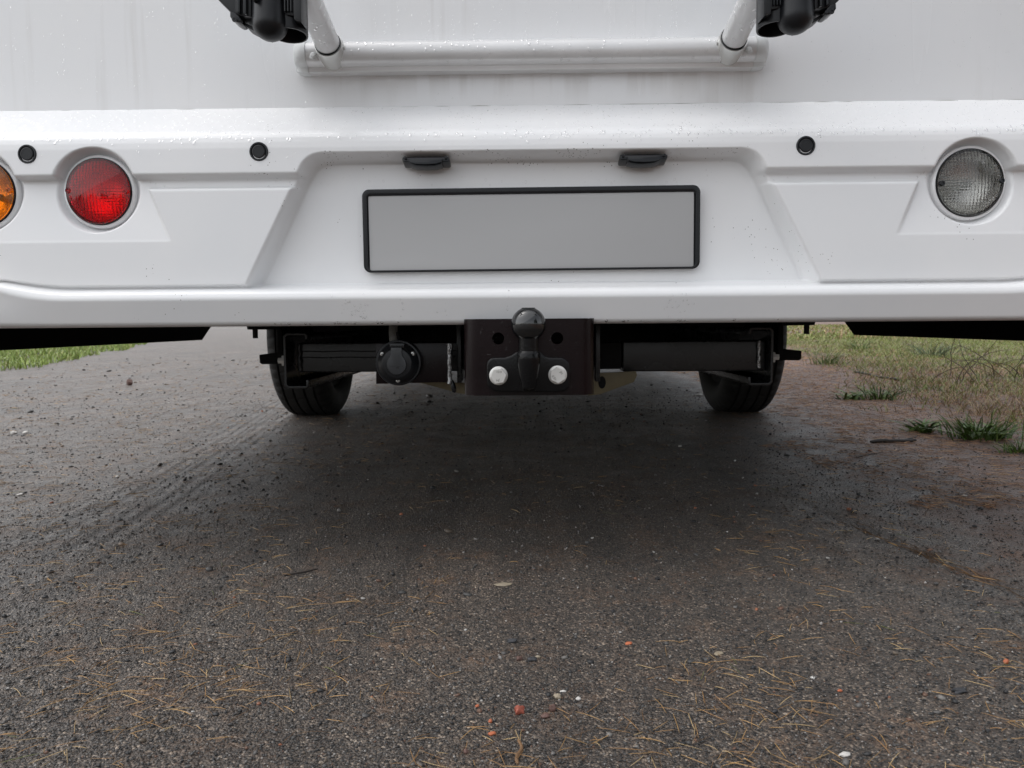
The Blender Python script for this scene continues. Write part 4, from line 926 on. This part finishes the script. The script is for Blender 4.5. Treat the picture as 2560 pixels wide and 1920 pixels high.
# ------------------------------------------------------------------ grass
def blades(x, y, h, wd, tint, lean=0.5, k=3, z=None, ang=None):
    n = len(x); a = rng.random(n)*2*PI if ang is None else ang; ln = np.abs(rng.normal(lean, 0.3, n)); f = rng.random(n)*2*PI
    z0 = ground_h(x, y) - 0.004 if z is None else z
    V = np.zeros((n, 2*k+1, 3))
    for i in range(k):
        t = i/k; out_ = ln*h*t**1.6; zz = z0 + h*t*(1-0.35*np.minimum(ln, 1.3)*t); px = x+np.cos(a)*out_; py = y+np.sin(a)*out_; ww = wd*(1-0.45*t)/2
        V[:, 2*i] = np.stack([px+np.cos(f)*ww, py+np.sin(f)*ww, zz], -1); V[:, 2*i+1] = np.stack([px-np.cos(f)*ww, py-np.sin(f)*ww, zz], -1)
    out_ = ln*h; V[:, 2*k] = np.stack([x+np.cos(a)*out_, y+np.sin(a)*out_, z0+h*(1-0.35*np.minimum(ln, 1.3))], -1)
    Fc = []
    for i in range(k-1): Fc += [(2*i, 2*i+1, 2*i+3), (2*i, 2*i+3, 2*i+2)]
    Fc.append((2*k-2, 2*k-1, 2*k))
    Fa = (np.arange(n)[:, None, None]*(2*k+1) + np.array(Fc)[None]).reshape(-1, 3)
    return V.reshape(-1, 3), Fa, np.repeat(tint, 2*k+1, 0)
GREEN = [(0.13, 0.185, 0.034), (0.20, 0.245, 0.052), (0.28, 0.295, 0.09), (0.38, 0.265, 0.135), (0.28, 0.18, 0.095), (0.46, 0.36, 0.21)]
# right verge
n = 130000; y = 2.2 + rng.random(n)**1.5*16; x = 1.20+0.25*(y-2.2) + rng.random(n)**1.2*(2.0+0.75*y)
den = fbm(x*1.7+2, y*1.7+4); edge_ = sstep(0.0, 1.0, (x-(1.20+0.25*(y-2.2)))/0.7)
kk = (den*0.8+0.45*edge_) > 0.42+0.36*rng.random(n); x, y = x[kk], y[kk]
gmix = fbm(x*0.8+30, y*0.8) + 0.02*(y-3)
tan = pick(len(x), GREEN[3:], [4, 4, 2]); grn = pick(len(x), GREEN[:3], [3, 4, 3]); sel = (gmix + rng.normal(0, 0.14, len(x)) > 0.475)[:, None]
V, Fc, tn = blades(x, y, rng.uniform(0.018, 0.060, len(x))*(1+0.03*y), 0.0018+0.0004*y, np.where(sel, grn, tan), 0.8)
n = 14000; yf = 14+rng.random(n)**1.4*60; xf = yf*(0.33+0.62*rng.random(n))
V2, F2, t2 = blades(xf, yf, rng.uniform(0.06, 0.13, n), 0.012+0.0012*yf, pick(n, GREEN[:4], [3, 4, 4, 4]), 0.6)
Fc = np.concatenate([Fc, F2+len(V)]); V = np.concatenate([V, V2]); tn = np.concatenate([tn, t2])
tag(mk('grass', V, Fc, MAT['blade'], None, tint=tn), 'patchy green and straw coloured grass on the right verge', 'grass', kind='stuff')
# left verge
eA, eB = at(0, 938, Z=0), at(352, 862, Z=0)
n = 60000; y = 5.2 + rng.random(n)**1.3*30; ex = np.interp(y, [eA.y, eB.y, 40], [eA.x, eB.x, eB.x*40/eB.y]) + (fbm(y*0.9, y*0)-0.5)*0.9
x = ex - rng.random(n)**1.2*(5+0.45*y)
V, Fc, tn = blades(x, y, rng.uniform(0.04, 0.11, n), 0.004+0.0009*y, pick(n, [(0.19, 0.28, 0.045), (0.26, 0.35, 0.065), (0.33, 0.41, 0.10), (0.42, 0.38, 0.16)], [4, 5, 3, 1]), 0.5)
tag(mk('grass', V, Fc, MAT['blade'], None, tint=tn), 'fresh green lawn grass along the left verge', 'grass', kind='stuff')
def tuft(px, py, wpx, hpx, n, label, cols, lean=0.9, broad=0, cat='grass tuft'):
    p = at(px, py, Z=0); s = p.y/F; rad = wpx*s*0.22
    x = p.x + rng.normal(0, rad, n); y = p.y + rng.normal(0, rad*0.8, n); a = np.arctan2(y-p.y, x-p.x) + rng.normal(0, 0.5, n)
    V, Fc, tn = blades(x, y, rng.uniform(0.55, 1.15, n)*hpx*s, np.full(n, 0.0045), pick(n, cols, [1]*len(cols)), lean, 4, ang=a)
    if broad:
        x = p.x + rng.normal(0, rad*0.7, broad); y = p.y - rad*0.5 + rng.normal(0, rad*0.5, broad); a = rng.random(broad)*2*PI
        V2, F2, t2 = blades(x, y, rng.uniform(0.05, 0.09, broad), np.full(broad, 0.015), pick(broad, cols, [1]*len(cols)), 1.3, 4, ang=a)
        Fc = np.concatenate([Fc, F2+len(V)]); V = np.concatenate([V, V2]); tn = np.concatenate([tn, t2])
    return tag(mk('grass_tuft', V, Fc, MAT['blade'], None, tint=tn), label, cat)
DG = [(0.075, 0.145, 0.025), (0.11, 0.19, 0.035), (0.15, 0.22, 0.05), (0.07, 0.11, 0.03)]
tuft(2450, 1095, 150, 74, 190, 'tall dark green grass tuft, largest at the right verge', DG, 0.7, 40)
tuft(2200, 998, 100, 48, 120, 'short green grass tuft behind the dark wet stick', DG, 0.8, 10)
tuft(2128, 998, 70, 20, 60, 'low leafy green patch left of the short green tuft', DG, 1.2, 30, 'weed')
tuft(2305, 1078, 80, 24, 60, 'low leafy weed left of the tall dark tuft', DG, 1.2, 36, 'weed')
tuft(2062, 915, 80, 48, 110, 'grass tuft behind the right steady bracket', DG, 0.8)
tuft(2150, 885, 60, 35, 80, 'small grass tuft far behind the low leafy patch', DG, 0.8)
tuft(2330, 905, 120, 50, 140, 'wide blue green grass tuft in the middle of the right verge', [(0.07, 0.12, 0.05), (0.09, 0.14, 0.07)], 0.9)
tuft(2548, 1128, 90, 40, 110, 'small grass tuft at the right edge of the photo', DG, 0.9)
# dry weed stems at the far right
p = at(2500, 965, Z=0); bm = BM()
for i in range(16):
    q = p + Vector((random.uniform(-0.35, 0.35), random.uniform(-0.2, 0.2), 0)); q.z = float(ground_h(np.array([q.x]), np.array([q.y]))[0]); pts = [q.copy()]; d = Vector((random.uniform(-.4, .4), random.uniform(-.3, .3), 1))
    for j in range(9): d = (d + Vector((random.uniform(-.45, .45), random.uniform(-.3, .3), -0.14))).normalized(); q = q + d*0.042; pts.append(q.copy())
    b_tube(bm, pts, [0.003*(1-0.07*j) for j in range(10)], 5)
tag(mkb('dry_weed', bm, stone('dry_stem', (0.075, 0.055, 0.035)), None, auto=60), 'curly dry weed stems at the right edge of the verge', 'weed')

# ------------------------------------------------------------------ wood behind the photographer, seen mirrored in lamps and ball
LV, LF, LT, TV, TF = [], [], [], [], []
def pine(x, y, h, n):
    base = sum(len(a) for a in TV); k = 6
    rr = [(0.16*h/10, 0), (0.10*h/10, h*0.55), (0.02, h*0.97)]
    V = [(x+r*math.cos(2*PI*i/k), y+r*math.sin(2*PI*i/k), z) for r, z in rr for i in range(k)]
    TV.append(np.array(V)); TF.append(np.array([(base+j*k+i, base+j*k+(i+1) % k, base+(j+1)*k+(i+1) % k, base+(j+1)*k+i) for j in range(2) for i in range(k)]))
    t = rng.random(n)**0.8; z = h*(0.28+0.72*t); rad = h*0.20*(1-t)**0.7*np.sqrt(rng.random(n)) + 0.1; a = rng.random(n)*2*PI
    clump = 0.75+0.5*np.sin(a*3+z*2.2); c = np.stack([x+rad*clump*np.cos(a), y+rad*clump*np.sin(a), z-0.25*rad], -1)
    s = h*0.032; q = rng.normal(0, 1, (n, 2, 3)); q /= np.linalg.norm(q, axis=2, keepdims=True); q *= s
    b0 = sum(len(v_) for v_ in LV); Q = np.stack([c+q[:, 0], c+q[:, 1], c-q[:, 0], c-q[:, 1]], 1)
    LV.append(Q.reshape(-1, 3)); LF.append(b0 + np.arange(n*4).reshape(n, 4)); LT.append(np.repeat(pick(n, [(0.03, 0.055, 0.02), (0.045, 0.075, 0.025), (0.06, 0.08, 0.03)], [1, 1, 1]), 4, 0))
for i in range(40):          # low far edge
    a = math.radians(rng.uniform(105, 255)); d = rng.uniform(38, 48)
    pine(d*math.sin(a), d*math.cos(a), rng.uniform(3.5, 5.5), 300)
for i in range(7):           # a few tall ones nearer, on the right
    a = math.radians(rng.uniform(118, 148)); d = rng.uniform(14, 22)
    pine(d*math.sin(a), d*math.cos(a), rng.uniform(7, 11), 520)
wd_o = mk('woodland', np.concatenate(LV), np.concatenate(LF), MAT['leaf'], None, tint=np.concatenate(LT)); tag(wd_o, 'pine wood edge behind the viewer, mirrored in tow ball and lamps', 'woodland', kind='stuff')
tr = mk('trunks', np.concatenate(TV), np.concatenate(TF), BK, wd_o); tr['kind'] = 'stuff'
